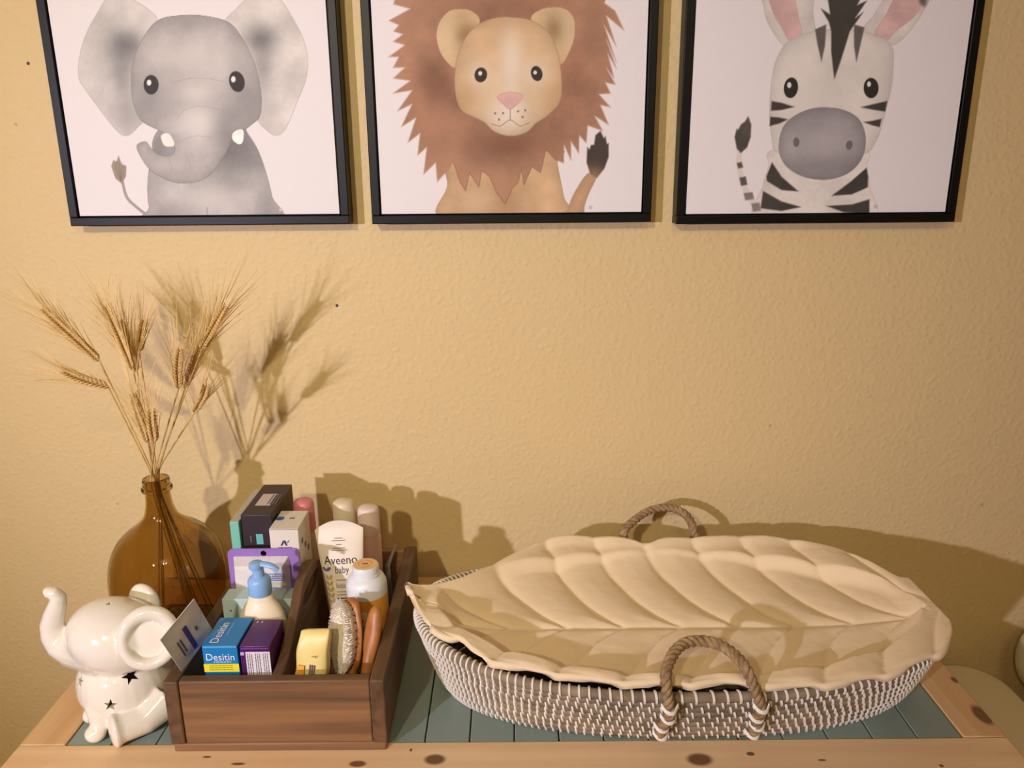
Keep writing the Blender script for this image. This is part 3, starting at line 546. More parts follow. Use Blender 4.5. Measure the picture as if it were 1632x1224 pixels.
def blister():
    t = thing('blister_pack', (-.353, 1.0, FZ), 'lilac hanging card with a clear blister box on its front', 'package')
    li = mat('card_lilac', (150, 116, 190), .4); x0, x1, z0, z1, y = -.4045, -.3025, FZ, .1885, 1.0045; r = .009
    pts = []
    for (cx, cz, a0) in ((x1-r, z1-r, 0), (x0+r, z1-r, 90), (x0+r, z0+r, 180), (x1-r, z0+r, 270)):
        for k in range(6): a = R(a0+18*k); pts.append((cx+r*math.cos(a), cz+r*math.sin(a)))
    M = basis(PXv, PZv, (0, y, 0)); bm = bmesh.new(); hole = [(-.3535+.0042*math.cos(a*.3927), z1-.0075+.0042*math.sin(a*.3927)) for a in range(16)]
    def loop(p): vs = [bm.verts.new(M @ Vector((a, b, 0))) for a, b in p]; return [bm.edges.new((vs[i], vs[(i+1) % len(vs)])) for i in range(len(vs))]
    e = loop(pts)+loop(hole); bmesh.ops.triangle_fill(bm, edges=e, use_beauty=True)
    rr = bmesh.ops.extrude_face_region(bm, geom=bm.faces[:]); bmesh.ops.translate(bm, verts=[v for v in rr['geom'] if isinstance(v, bmesh.types.BMVert)], vec=(0, .0012, 0))
    q = MB(); bm.verts.index_update(); q.add([tuple(v.co) for v in bm.verts], [tuple(v.index for v in f.verts) for f in bm.faces]); bm.free(); q.build('card', li, t, smooth=0)
    cl = mat('blister_clear', (232, 228, 230), .18, noise=.12, nscale=70, bump=.3, bscale=60, coat=.5)
    q = MB(); a, b, c, d = x0+.008, x1-.016, .04, .1765
    f = .006; q.add([(a, y, c), (b, y, c), (b, y, d), (a, y, d), (a+f*.4, y-.017, c+.002), (b-f*.4, y-.017, c+.002), (b-f, y-.017, d-.008), (a+f, y-.017, d-.008)], [(4, 5, 6, 7), (0, 1, 5, 4), (1, 2, 6, 5), (2, 3, 7, 6), (3, 0, 4, 7)])
    q.build('blister', cl, t, smooth=0, bevel=.0015)
    lines(t, (-.334, y-.0172, .158), PXv, PZv, .026, 4, .0032, mat('blue_ink', (120, 130, 190), .5), h=.0016, seed=8)
    plate('yellow_strip', (-.334, y-.0172, .1425), PXv, PZv, .03, .003, mat('pale_yellow', (224, 220, 150), .5), t)
blister()
def white_box():
    x0, x1, y0, y1, z = -.3440, -.3030, 1.0085, 1.070, .2165
    t = carton('white_box', x0, x1, y0, y1, z, mat('box_white', (228, 220, 208), .5, noise=.04), 'small white box with a dark A-shaped emblem and a blue corner dot')
    bi = mat('navy_ink', (60, 58, 110), .5); cx = -.3225
    q = MB(); M = basis(PXv, PZv, (cx-.001, y0-.0004, z-.0215)); q.prism([(-.006, -.004), (-.002, .004), (.0015, .004), (.004, -.004), (.0015, -.004), (-.0005, .0012), (-.0035, -.004)], M, 0, .0003); q.prism([(.0035, .001), (.0075, .0055), (.005, .0005)], M, 0, .0003); q.build('emblem', bi, t, smooth=0)
    lines(t, (cx, y0, z-.0285), PXv, PZv, .021, 1, .002, grey_ink, h=.0014)
    q = MB(); q.lathe([(.0001, 0), (.006, 0), (.006, .0004), (.0001, .0004)], (x0+.0065, y0+.034, z), 20); q.build('blue_dot', mat('dot_blue', (30, 96, 150), .4), t)
    lines(t, (cx+.003, y0+.036, z), PXv, PYv, .009, 2, .003, grey_ink, h=.0018)
    plate('flap_gap', ((x0+x1)/2, y0, z-.0008), PXv, PZv, .039, .0008, grey_ink, t)
    for k in range(3): q = MB(); q.box(x1, x1+.0004, y0+.012+k*.014, y0+.02+k*.014, z-.03-k*.012, z-.022-k*.012); q.build('side_print', grey_ink, t, smooth=0)
white_box()
def dark_box():
    x0, x1, y0, y1, z = -.3900, -.3460, 1.030, 1.142, .2285
    t = carton('dark_box', x0, x1, y0, y1, z, mat('box_dark', (52, 40, 46), .45), 'tall dark brown box with a white sticker on top and a teal square')
    M = basis(PXv, PYv, (0, 0, z)); 
    plate('sticker', (-.368, 1.083, z), PXv, PYv, .022, .042, mat('sticker_white', (205, 196, 188), .5), t)
    lines(t, (-.362, 1.083, z+.0003), PYv, -PXv, .036, 4, .0038, grey_ink, h=.0018, seed=4)
    q = MB(); q.box(x1-.0195-.005, x1-.0195+.005, y0-.0005, y0, z-.046, z-.030); q.build('teal_square', mat('teal_print', (110, 186, 186), .4), t, bevel=.0002)
    q = MB(); q.box(x1-.033, x1-.0315, y0-.0004, y0, z-.043, z-.033); q.build('side_print', grey_ink, t, smooth=0)
    t = carton('teal_box', -.4045, -.3915, 1.024, 1.142, .2205, mat('box_teal', (122, 196, 176), .45), 'thin teal box standing against the tall dark box')
    plate('top_band', (-.398, 1.083, .2205), PXv, PYv, .0125, .117, mat('band_grey', (190, 186, 170), .5), t)
dark_box()
def capped(name, c, r, h, caph, bm_, cm_, label, rc=None, trans=False):
    t = thing(name, c, label, 'bottle'); rc = rc or r*.97; x, y, z = c
    q = MB(); q.lathe([(.001, 0), (r*.9, 0), (r, .003), (r, h-caph-.006), (r*.8, h-caph), (.001, h-caph)], c, 28); q.build('bottle', bm_, t, smooth=40)
    q = MB(); q.lathe([(.001, h-caph+.0002), (rc, h-caph+.0002), (rc*.97, h-.007), (rc*.9, h-.003), (rc*.72, h-.0006), (.001, h)], c, 28); q.build('cap', cm_, t, smooth=40); return t
capped('pink_capped_bottle', (-.3200, 1.105, FZ), .0165, .204, .05, mat('bottle_pinkish', (206, 170, 150), .4), mat('cap_pink', (214, 132, 138), .4), 'bottle with a rose pink cap behind the white box')
capped('cream_capped_bottle', (-.2655, 1.133, FZ), .0178, .190, .05, mat('bottle_offwhite', (222, 212, 190), .4), mat('cap_cream', (226, 214, 186), .45), 'bottle with a cream cap behind the lotion tube')
capped('pale_pink_bottle', (-.2265, 1.128, FZ), .0176, .182, .045, mat('bottle_palepink', (232, 190, 180), .35, sss=.2), mat('cap_palepink', (232, 212, 204), .4), 'pale pink bottle with a whitish cap beside the lotion tube')

def lotion_tube():
    base = Vector((-.2465, 1.030, FZ+.0022)); t = thing('lotion_tube', base, 'cream white lotion tube standing on its cap, with black and purple lettering', 'tube')
    M = Matrix.Translation(base) @ Matrix.Rotation(R(-5), 4, 'X') @ Matrix.Rotation(R(-2.5), 4, 'Y')
    H = .192; zc = .024
    def sec(f): return .0225+(.0355-.0225)*f**.8, .0195*(1-f)**.75+.0012
    def P(a, f):
        hw, hd = sec(f); z = zc+(H-zc-.010)*f
        if f >= 1: hw *= 1
        return (hw*math.cos(a), hd*math.sin(a), z)
    q = MB(); n = 32; vs = []; K = 24
    rows = []
    for i in range(K+1):
        f = i/K; rows.append([P(2*math.pi*k/n, f) for k in range(n)])
    # arched crimp on top
    for g in (.35, .8, 1.0):
        rows.append([(x*(1-.02*g), y*.8, z+g*.0135*max(0.04, 1-(x/.0362)**2)) for (x, y, z) in rows[K]])
    vs = [M @ Vector(p) for r in rows for p in r]; m_ = len(rows)
    fs = [(i*n+k, i*n+(k+1) % n, (i+1)*n+(k+1) % n, (i+1)*n+k) for i in range(m_-1) for k in range(n)]+[tuple(range(n-1, -1, -1)), tuple((m_-1)*n+k for k in range(n))]
    q.add(vs, fs); tt = t; tb = q.build('tube_body', mat('tube_cream', (242, 230, 212), .38, sss=.08), t, smooth=60)
    q = MB(); q.lathe([(.001, 0), (.0205, 0), (.0215, .002), (.0215, .0235), (.001, .0235)], (0, 0, 0), 28); q.v = [tuple(M @ Vector(p)) for p in q.v]; q.build('cap', mat('tube_cap', (236, 226, 212), .35), t, smooth=40)
    t = tb
    def surf(xx, zz, lift=.0005):
        f = min(max((zz-zc)/(H-zc-.010), 0), 1); hw, hd = sec(f); c = max(-1, min(1, xx/hw)); return M @ Vector((xx, -hd*math.sqrt(max(0, 1-c*c))-lift, zz))
    def wp(cx, cz): return lambda a, b: surf(cx+a, cz+b)
    ink = mat('tube_ink', (50, 42, 58), .5); pu = mat('tube_purple', (120, 92, 150), .5)
    text('Aveeno', (0, 0, 0), PXv, PZv, .048, ink, t, warp=wp(-.0005, .1375), h=.0125)
    text('baby', (0, 0, 0), PXv, PZv, .020, mat('tube_ink2', (88, 78, 92), .5), t, warp=wp(.0015, .1215), h=.0135)
    text('lotion', (0, 0, 0), PXv, PZv, .019, pu, t, warp=wp(.0015, .100), h=.0075)
    def patch(name, x0, x1, z0, z1, m, nx=6, nz=1, lift=.0004, top=None):
        q = MB(); vs = [surf(x0+(x1-x0)*i/nx, z0+(z1-z0)*j/nz, lift) for j in range(nz+1) for i in range(nx+1)]; q.add(vs, [(j*(nx+1)+i, j*(nx+1)+i+1, (j+1)*(nx+1)+i+1, (j+1)*(nx+1)+i) for j in range(nz) for i in range(nx)]); return q.build(name, m, t)
    for k, (z, w) in enumerate(((.169, .012), (.1655, .02), (.160, .008), (.1545, .018), (.1515, .024))): patch('fine_print', -.001-w/2, -.001+w/2, z, z+.0011, grey_ink)
    for k, (z, w) in enumerate(((.1075, .024), (.090, .026), (.0855, .026), (.080, .025), (.0765, .025), (.072, .022), (.0685, .024))): patch('fine_print', -.008, -.008+w, z, z+(.0011 if k < 3 else .0017), grey_ink if k < 3 else ink)
    # purple bowl and oat sprigs
    q = MB(); cx, cz, rr = -.0215, .127, .0068; q.add([surf(cx+rr*math.cos(a), cz+rr*.95*math.sin(a)) for a in [math.pi+math.pi*k/12 for k in range(13)]], [tuple(range(13))]); q.build('bowl_emblem', pu, t, smooth=0)
    oat = mat('oat_print', (206, 168, 112), .5)
    for k in range(7):
        z = .112-k*.009; 
        for s in (-1, 1):
            q = MB(); cx = -.019+k*.0006+s*.0028; q.add([surf(cx+.0022*math.cos(a)*(1)+s*.0015*math.sin(a), z+.0042*math.sin(a), .0006) for a in [k2*.7854 for k2 in range(8)]], [tuple(range(8))]); q.build('oat_print', oat, t, smooth=0)
    patch('tan_wash', -.0215, .0215, .030, .075, mat('tan_wash', (226, 200, 158), .5), 10, 4, .0002)
lotion_tube()
def powder_bottle():
    c = Vector((-.2065, .985, FZ)); x, y, z = c; r = .0285
    t = thing('powder_bottle', c, 'white powder bottle with an orange label and a round orange-topped cap', 'bottle')
    wb = mat('bottle_white', (232, 234, 238), .3, sss=.05); og = mat('label_orange', (232, 168, 60), .45, noise=.06)
    q = MB(); q.lathe([(.001, 0), (r*.93, 0), (r, .003), (r, .128), (r*.97, .134), (r*.86, .1405), (.020, .1435), (.0195, .147), (.001, .147)], c, 40); bo = q.build('bottle', wb, t, smooth=45)
    def arc(name, z0, z1, m, a0=-175, a1=-5, n=24, lift=.0004, zf=None):
        q = MB(); vs = []
        for j in (0, 1):
            for k in range(n+1):
                a = R(a0+(a1-a0)*k/n); vs.append((x+(r+lift)*math.cos(a), y+(r+lift)*math.sin(a), z+((z0, z1)[j])))
        q.add(vs, [(k, k+1, n+2+k, n+1+k) for k in range(n)]); return q.build(name, m, bo)
    arc('orange_label', .015, .117, og, -185, 5)
    q = MB(); n = 24; vs = []                                                   # round emblem wrapped on the body
    cz = .073; vs.append((0, 0)); vs += [(.021*math.cos(2*math.pi*k/n), .028*math.sin(2*math.pi*k/n)) for k in range(n)]
    def wr(a, b, lift): an = R(-95)+a/r; return (x+(r+lift)*math.cos(an), y+(r+lift)*math.sin(an), z+cz+b)
    full = [wr(a*s, b*s, .0007) for s in (.0001, .35, .7, 1) for a, b in vs[1:]]
    q.add(full, [(j*n+k, j*n+(k+1) % n, (j+1)*n+(k+1) % n, (j+1)*n+k) for j in range(3) for k in range(n)]); q.build('emblem', mat('emblem_cream', (240, 214, 150), .5), bo)
    text("BABY BEE", (0, 0, 0), PXv, PZv, .030, mat('emblem_navy', (44, 50, 100), .5), bo, warp=lambda a, b: wr(a, b+.014-abs(a)*.25, .0011), h=.006)
    q = MB(); q.add([wr(.006*math.cos(k*1.0472), .002+.006*math.sin(k*1.0472), .0011) for k in range(6)], [tuple(range(6))]); q.build('emblem_mark', mat('pale_blue_ink2', (150, 180, 220), .5), bo, smooth=0)
    cz2 = z+.147
    q = MB(); q.lathe([(.001, -.002), (.0185, -.002), (.0185, .010), (.0175, .0118), (.001, .012)], (x, y, cz2), 40); cp = q.build('cap', wb, t, smooth=40)
    q = MB(); q.lathe([(.001, .0121), (.0163, .0121), (.0163, .0125), (.001, .0125)], (x, y, cz2), 32); q.build('cap_sticker', mat('sticker_peach', (236, 190, 128), .45), cp)
    q = MB(); n = 30; vs = [((x+rr*math.cos(2*math.pi*k/n)), y+rr*math.sin(2*math.pi*k/n), cz2+.0128) for rr in (.0098, .0092) for k in range(n)]; q.add(vs, [(k, (k+1) % n, n+(k+1) % n, n+k) for k in range(n) if k % 10 < 8]); q.build('sticker_ring', grey_ink, cp, smooth=0)
    lines(cp, (x, y+.001, cz2+.0124), PXv, PYv, .008, 2, .0022, mat('brown_ink', (110, 80, 50), .5), h=.0014)
powder_bottle()
def nail_tool():
    a = Vector(PY(631, 868, 1.15)); b = Vector(PY(614, 906, 1.13)); b2 = b+(b-a)*2.6
    b2.z = FZ+.002; b2.x = b.x+.006; b2.y = b.y-.004
    t = thing('grooming_scissors', (b2.x, b2.y, FZ), 'slim grey metal grooming tool standing in the caddy corner', 'tool')
    st = mat('tool_steel', (150, 144, 140), .4, metal=.6)
    for k, off in enumerate((0, .004)): q = MB(); q.tube([b2+Vector((off, 0, 0)), a+(b-a)*.9+Vector((off, 0, 0)), a+Vector((off*.2, 0, 0))], [.0028, .0026, .0008], 8); q.build('blade', st, t)
nail_tool()
def wood_brush(name, top, bot, nrm, L, wd, label, bristles):
    """oval wooden baby brush: head near top, handle down to bot"""
    wdm = wood('brush_wood', (150, 92, 44), (190, 126, 66), 'z', 9, .4)
    top, bot = Vector(top), Vector(bot); ax = (top-bot).normalized(); n = Vector(nrm); n = (n-ax*n.dot(ax)).normalized(); sd = ax.cross(n)
    t = thing(name, bot, label, 'brush'); M = Matrix((sd, ax, n)).transposed().to_4x4(); M.translation = bot; T = (top-bot).length; hl = L
    out = []
    prof = [(0, .008), (.15, .0085), (.35, .0075), (.5, .008)]
    for (f, w) in prof: out.append((f*(T-hl), w))
    for k in range(0, 13):
        a = math.pi*(k/12); s = T-hl/2-hl/2*math.cos(a); w = wd*max(math.sin(a), 0)**.75
        out.append((s, max(w, .0085 if k < 3 else .0012)))
    q = MB(); n_ = 14; vs = []
    for (s, w) in out:
        for k in range(n_): a = 2*math.pi*k/n_; vs.append(M @ Vector((w*math.cos(a), s, .0075*math.sin(a)*(min(1, w/.008)))))
    m_ = len(out); fs = [(i*n_+k, i*n_+(k+1) % n_, (i+1)*n_+(k+1) % n_, (i+1)*n_+k) for i in range(m_-1) for k in range(n_)]+[tuple(range(n_)), tuple((m_-1)*n_+k for k in range(n_))]
    q.add(vs, fs); q.build('wooden_body', wdm, t, smooth=60)
    if bristles:
        rr = random.Random(2); q = MB(); c = T-hl/2
        q.ell(M @ Vector((0, c, .0135)), (wd*.97, hl*.475, .0105), M.to_3x3(), 20, 10)
        for _ in range(2600):
            while 1:
                u, v = rr.uniform(-1, 1), rr.uniform(-1, 1)
                if u*u+v*v < 1: break
            p0 = Vector((u*wd*.8, c+v*hl*.43, .005)); sp = 1.0+.20*rr.random(); ln_ = .019*(1-.22*(u*u+v*v))*rr.uniform(.93, 1.05)
            p1 = Vector((u*wd*.98*sp+rr.gauss(0, .0006), c+v*hl*.485*sp**.5+rr.gauss(0, .0006), .005+ln_)); w = .00075
            vs = [M @ (p0+Vector((w*math.cos(a), w*math.sin(a), 0))) for a in (0, 2.1, 4.2)]+[M @ (p1+Vector((w*.7*math.cos(a), w*.7*math.sin(a), 0))) for a in (0, 2.1, 4.2)]
            q.add(vs, [(0, 1, 4, 3), (1, 2, 5, 4), (2, 0, 3, 5), (3, 4, 5)])
        o = q.build('bristles', mat('bristle_white', (240, 230, 214), .8, noise=.06, nscale=90), t, smooth=0); o['kind'] = 'stuff'; o['label'] = 'dense off-white goat hair bristles'
        q = MB()                                                        # dark tuft holes along the wooden rim
        for k in range(26):
            a = 2*math.pi*k/26; p = Vector((wd*.88*math.cos(a), c+hl*.455*math.sin(a), .0066)); q.ell(M @ p, (.0011, .0011, .0011), None, 6, 4)
        q.build('tuft_holes', mat('hole_brown', (70, 40, 20), .7), t)
        q = MB(); q.lathe([(.0005, 0), (.004, 0), (.0035, .0012), (.0005, .0016)], (0, 0, 0), 12); q.v = [tuple(M @ (Vector((0, T-hl-.006, .0066))+Vector(p))) for p in q.v]; q.build('metal_badge', mat('badge_silver', (225, 225, 235), .25, metal=.7), t)
    return t
wood_brush('baby_hairbrush', PY(561, 952, .928), (-.2170, .892, FZ+.006), (-.72, -.66, .2), .098, .0235, 'oval wooden baby hairbrush with off-white bristles', True)
wood_brush('wooden_comb', PY(600, 966, .916), (-.2000, .866, FZ+.006), (-.5, -.8, .2), .07, .0125, 'slim plain wooden brush handle leaning beside the bristled hairbrush', False)
def soap_pack():
    # soft wrapped bar leaning against the middle board
    ax = Vector((.10, .18, .95)).normalized(); c = Vector((-.2590, .8680, .0825)); sx = Vector((1, -.10, -.1)); n = sx.cross(ax).normalized(); sx = ax.cross(n)
    M = Matrix((sx, ax, n)).transposed().to_4x4(); M.translation = c; w, h, d = .0205, .058, .0115
    t = thing('soap_pack', (c.x, c.y, FZ), 'cream yellow soft wrapped pack with an orange square and a red tab', 'package')
    q = MB(); nu, nv = 28, 20; vs = []
    for j in range(nv+1):
        v = -1+2*j/nv
        for k in range(nu):
            a = 2*math.pi*k/nu; ca, sa = math.cos(a), math.sin(a); e = .42
            x = math.copysign(abs(ca)**e, ca)*w*(1-.10*abs(v)**4); z = math.copysign(abs(sa)**e, sa)*d*(1-abs(v)**6*.75)*(1+.10*math.sin(5*v+3*ca))
            vs.append(M @ Vector((x+.0008*math.sin(9*v), v*h+.0035*ca*abs(v), z)))
    q.add(vs, [(j*nu+k, j*nu+(k+1) % nu, (j+1)*nu+(k+1) % nu, (j+1)*nu+k) for j in range(nv) for k in range(nu)]+[tuple(range(nu)), tuple(nv*nu+k for k in range(nu))])
    q.build('wrapper', mat('wrapper_yellow', (240, 226, 160), .4, col2=(234, 208, 120), nscale=22, bump=.25, bscale=60), t, smooth=60)
    def pl(nm, x, y, ww, hh, m, lf=.0149): q = MB(); q.box(x-ww/2, x+ww/2, y-hh/2, y+hh/2, lf-.0014, lf, M); q.build(nm, m, t, smooth=0)
    s = 1 if (M.to_3x3() @ Vector((0, 0, 1))).y < 0 else -1
    pl('orange_square', -.011, .009, .009, .013, mat('print_orange', (238, 170, 66), .45), s*.0149)
    for k in range(3): pl('fine_print', .0005+k*.0028, .008, .0013, .019, grey_ink, s*.0149)
    q = MB(); text('T', (0, 0, 0), PXv, PZv, .004, mat('brown_ink', (110, 80, 50), .5), t, warp=lambda a, b: M @ Vector((.005+s*0+b*1.0, .029-a*1.0, s*.0150)), h=.006)
    pl('grey_tab', .0165, -.008, .0055, .026, mat('tab_grey', (150, 146, 120), .5), s*.0149); pl('red_tab', .0165, -.030, .006, .014, mat('tab_red', (200, 50, 48), .5), s*.0150)
    q = MB(); q.ell(M @ Vector((-.006, -.03, s*.0128)), (.014, .014, .0022), M.to_3x3(), 16, 6); q.build('print_blot', mat('print_gold', (222, 194, 104), .5), t)
soap_pack()

# ------------------------------------------------------------------ amber bottle with wheat
VY = 1.09; VX = PY(268, 905, VY)[0]
def amber_glass():
    M = bpy.data.materials.new('amber_glass'); M.use_nodes = True; N = M.node_tree.nodes; L = M.node_tree.links; B = N['Principled BSDF']
    B.inputs['Base Color'].default_value = (.62, .46, .20, 1); B.inputs['Roughness'].default_value = .02; B.inputs['Transmission Weight'].default_value = 1; B.inputs['IOR'].default_value = 1.45
    return M
def build_vase():
    c = Vector((VX, VY, .0017)); t = thing('glass_bottle', c, 'round amber glass bottle with a narrow neck holding dried wheat', 'bottle')
    out = [(.001, 0), (.045, 0), (.060, .004), (.074, .022), (.0825, .052), (.0855, .085), (.0845, .112), (.079, .138), (.068, .160), (.052, .176), (.036, .188), (.0255, .199), (.0205, .212), (.0182, .226), (.0178, .238), (.0215, .2415), (.0220, .2465), (.0195, .249), (.0192, .258), (.0182, .2605)]
    inn = [(max(r-.003, .001), z) for r, z in out[::-1][1:-3]]; inn = [(.0152, .2605)]+[(min(r, .0152) if z > .225 else r, z) for r, z in inn]+[(.055, .007), (.001, .006)]
    P = spline(out, 3)+spline(inn, 3); P = [(max(.001, p[0]), p[1]) for p in P]
    q = MB(); q.lathe(P, c, 64); q.build('glass_body', amber_glass(), t, smooth=60)
build_vase()
straw = mat('wheat_straw', (220, 182, 112), .6, noise=.25, nscale=60); grain = mat('wheat_grain', (228, 192, 126), .6, noise=.28, nscale=150); awnm = mat('wheat_awn', (226, 192, 126), .6)
def wheat(base_px, tip_px, yb, yt, foot, al, seed, lab, layer):
    rr = random.Random(seed); b = Vector(PY(*base_px, yb)); tp = Vector(PY(*tip_px, yt)); ly = (layer-5)*.00268; mouth = Vector((VX+rr.uniform(-.0025, .0025), VY+ly, .2565))
    ft = Vector((VX+foot[0], VY+ly*1.9, .0115))
    neck = mouth+(b-mouth)*.12+Vector((0, 0, .01)); low = mouth+(ft-mouth)*.22; low.x = VX+(low.x-VX)*.6; low.y = VY+ly
    path = spline([ft, low, mouth, neck, mouth+(b-mouth)*.55+Vector((0, 0, .006)), b], 6)
    t = thing('wheat_stalk', ft, lab, 'wheat', 'dried wheat stalks in the amber bottle')
    q = MB(); q.tube(path, .00115, 7); q.build('stem', straw, t)
    ax = (tp-b); L = ax.length; ax.normalize(); s = ax.cross(Vector((rr.uniform(-.3, .3), -1, rr.uniform(-.3, .3)))).normalized(); u = ax.cross(s)
    q = MB(); a_ = MB(); n = max(8, int(L/.0046))
    bend = Vector((rr.uniform(-1, 1), rr.uniform(-1, 1), 0))*.004
    for i in range(n):
        f = i/n; w = math.sin(math.pi*(.18+.78*f))**.6
        for sd in (-1, 1):
            for tw in (-.8, .8):
                d = (s*sd*math.cos(tw)+u*math.sin(tw)); p = b+ax*(f*L+.002*(sd > 0))+d*.0026*w+bend*math.sin(math.pi*f); k = (ax*.85+d*.6).normalized()
                Mx = k.to_track_quat('Z', 'Y').to_matrix(); q.ell(p+k*.0035, (.0021*w+.0003, .0018*w+.0003, .0044), Mx, 6, 4)
                if rr.random() < .9:
                    e = p+k*.007; dr = (ax+d*rr.uniform(.08, .5)+Vector((rr.gauss(0, .05), rr.gauss(0, .05), rr.gauss(0, .05)))).normalized(); ll = al*rr.uniform(.9, 1.5)
                    a_.tube([e, e+dr*ll*.5+ax*.001, e+dr*ll+d*.002], [.00042, .0003, .00012], 3, caps=False)
    q.tube([b, tp], [.0013, .0007], 6); q.build('ear', grain, t, smooth=60); a_.build('awns', awnm, t, smooth=0)
WH = [((158, 574), (68, 492), 1.06, 1.04, (.045, .01), .055), ((172, 616), (100, 590), 1.05, 1.03, (.05, -.01), .05), ((212, 588), (168, 488), 1.09, 1.10, (.04, .02), .06), ((218, 592), (192, 512), 1.12, 1.14, (.055, .0), .055),
      ((236, 704), (212, 628), 1.04, 1.03, (.048, -.015), .05), ((247, 705), (240, 655), 1.03, 1.03, (.042, .015), .05), ((322, 556), (360, 488), 1.07, 1.06, (-.03, .01), .06), ((285, 618), (287, 556), 1.06, 1.05, (-.02, -.02), .055),
      ((295, 618), (318, 552), 1.09, 1.09, (-.025, .02), .055), ((311, 656), (329, 614), 1.05, 1.03, (.035, .01), .045), ((222, 560), (230, 510), 1.11, 1.13, (.05, .02), .05)]
CLU = 'dried wheat stalk with its ear in the tight bunch of three high upright ears'
WL = ['dried wheat stalk with the longest ear, leaning out furthest above the ceramic elephant', 'dried wheat stalk whose drooping ear is nearly level, just under the longest leaning ear', CLU, CLU,
      'dried wheat stalk with the larger of two low ears close above the bottle mouth', 'dried wheat stalk with the smaller of two low ears close above the bottle mouth', 'dried wheat stalk with a tall slanting ear reaching towards the lion print',
      'dried wheat stalk with a short straight ear beside the tall slanting one', 'dried wheat stalk with an ear half hidden under the tall slanting one', 'dried wheat stalk with a short stubby ear bending towards the caddy', CLU]
ORD = sorted(range(len(WH)), key=lambda i: WH[i][2]+i*1e-4)
for i, w in enumerate(WH): wheat(w[0], w[1], 1.03+.011*ORD.index(i), w[3]-w[2]+1.03+.011*ORD.index(i), w[4], w[5], seed=i+11, lab=WL[i], layer=ORD.index(i))

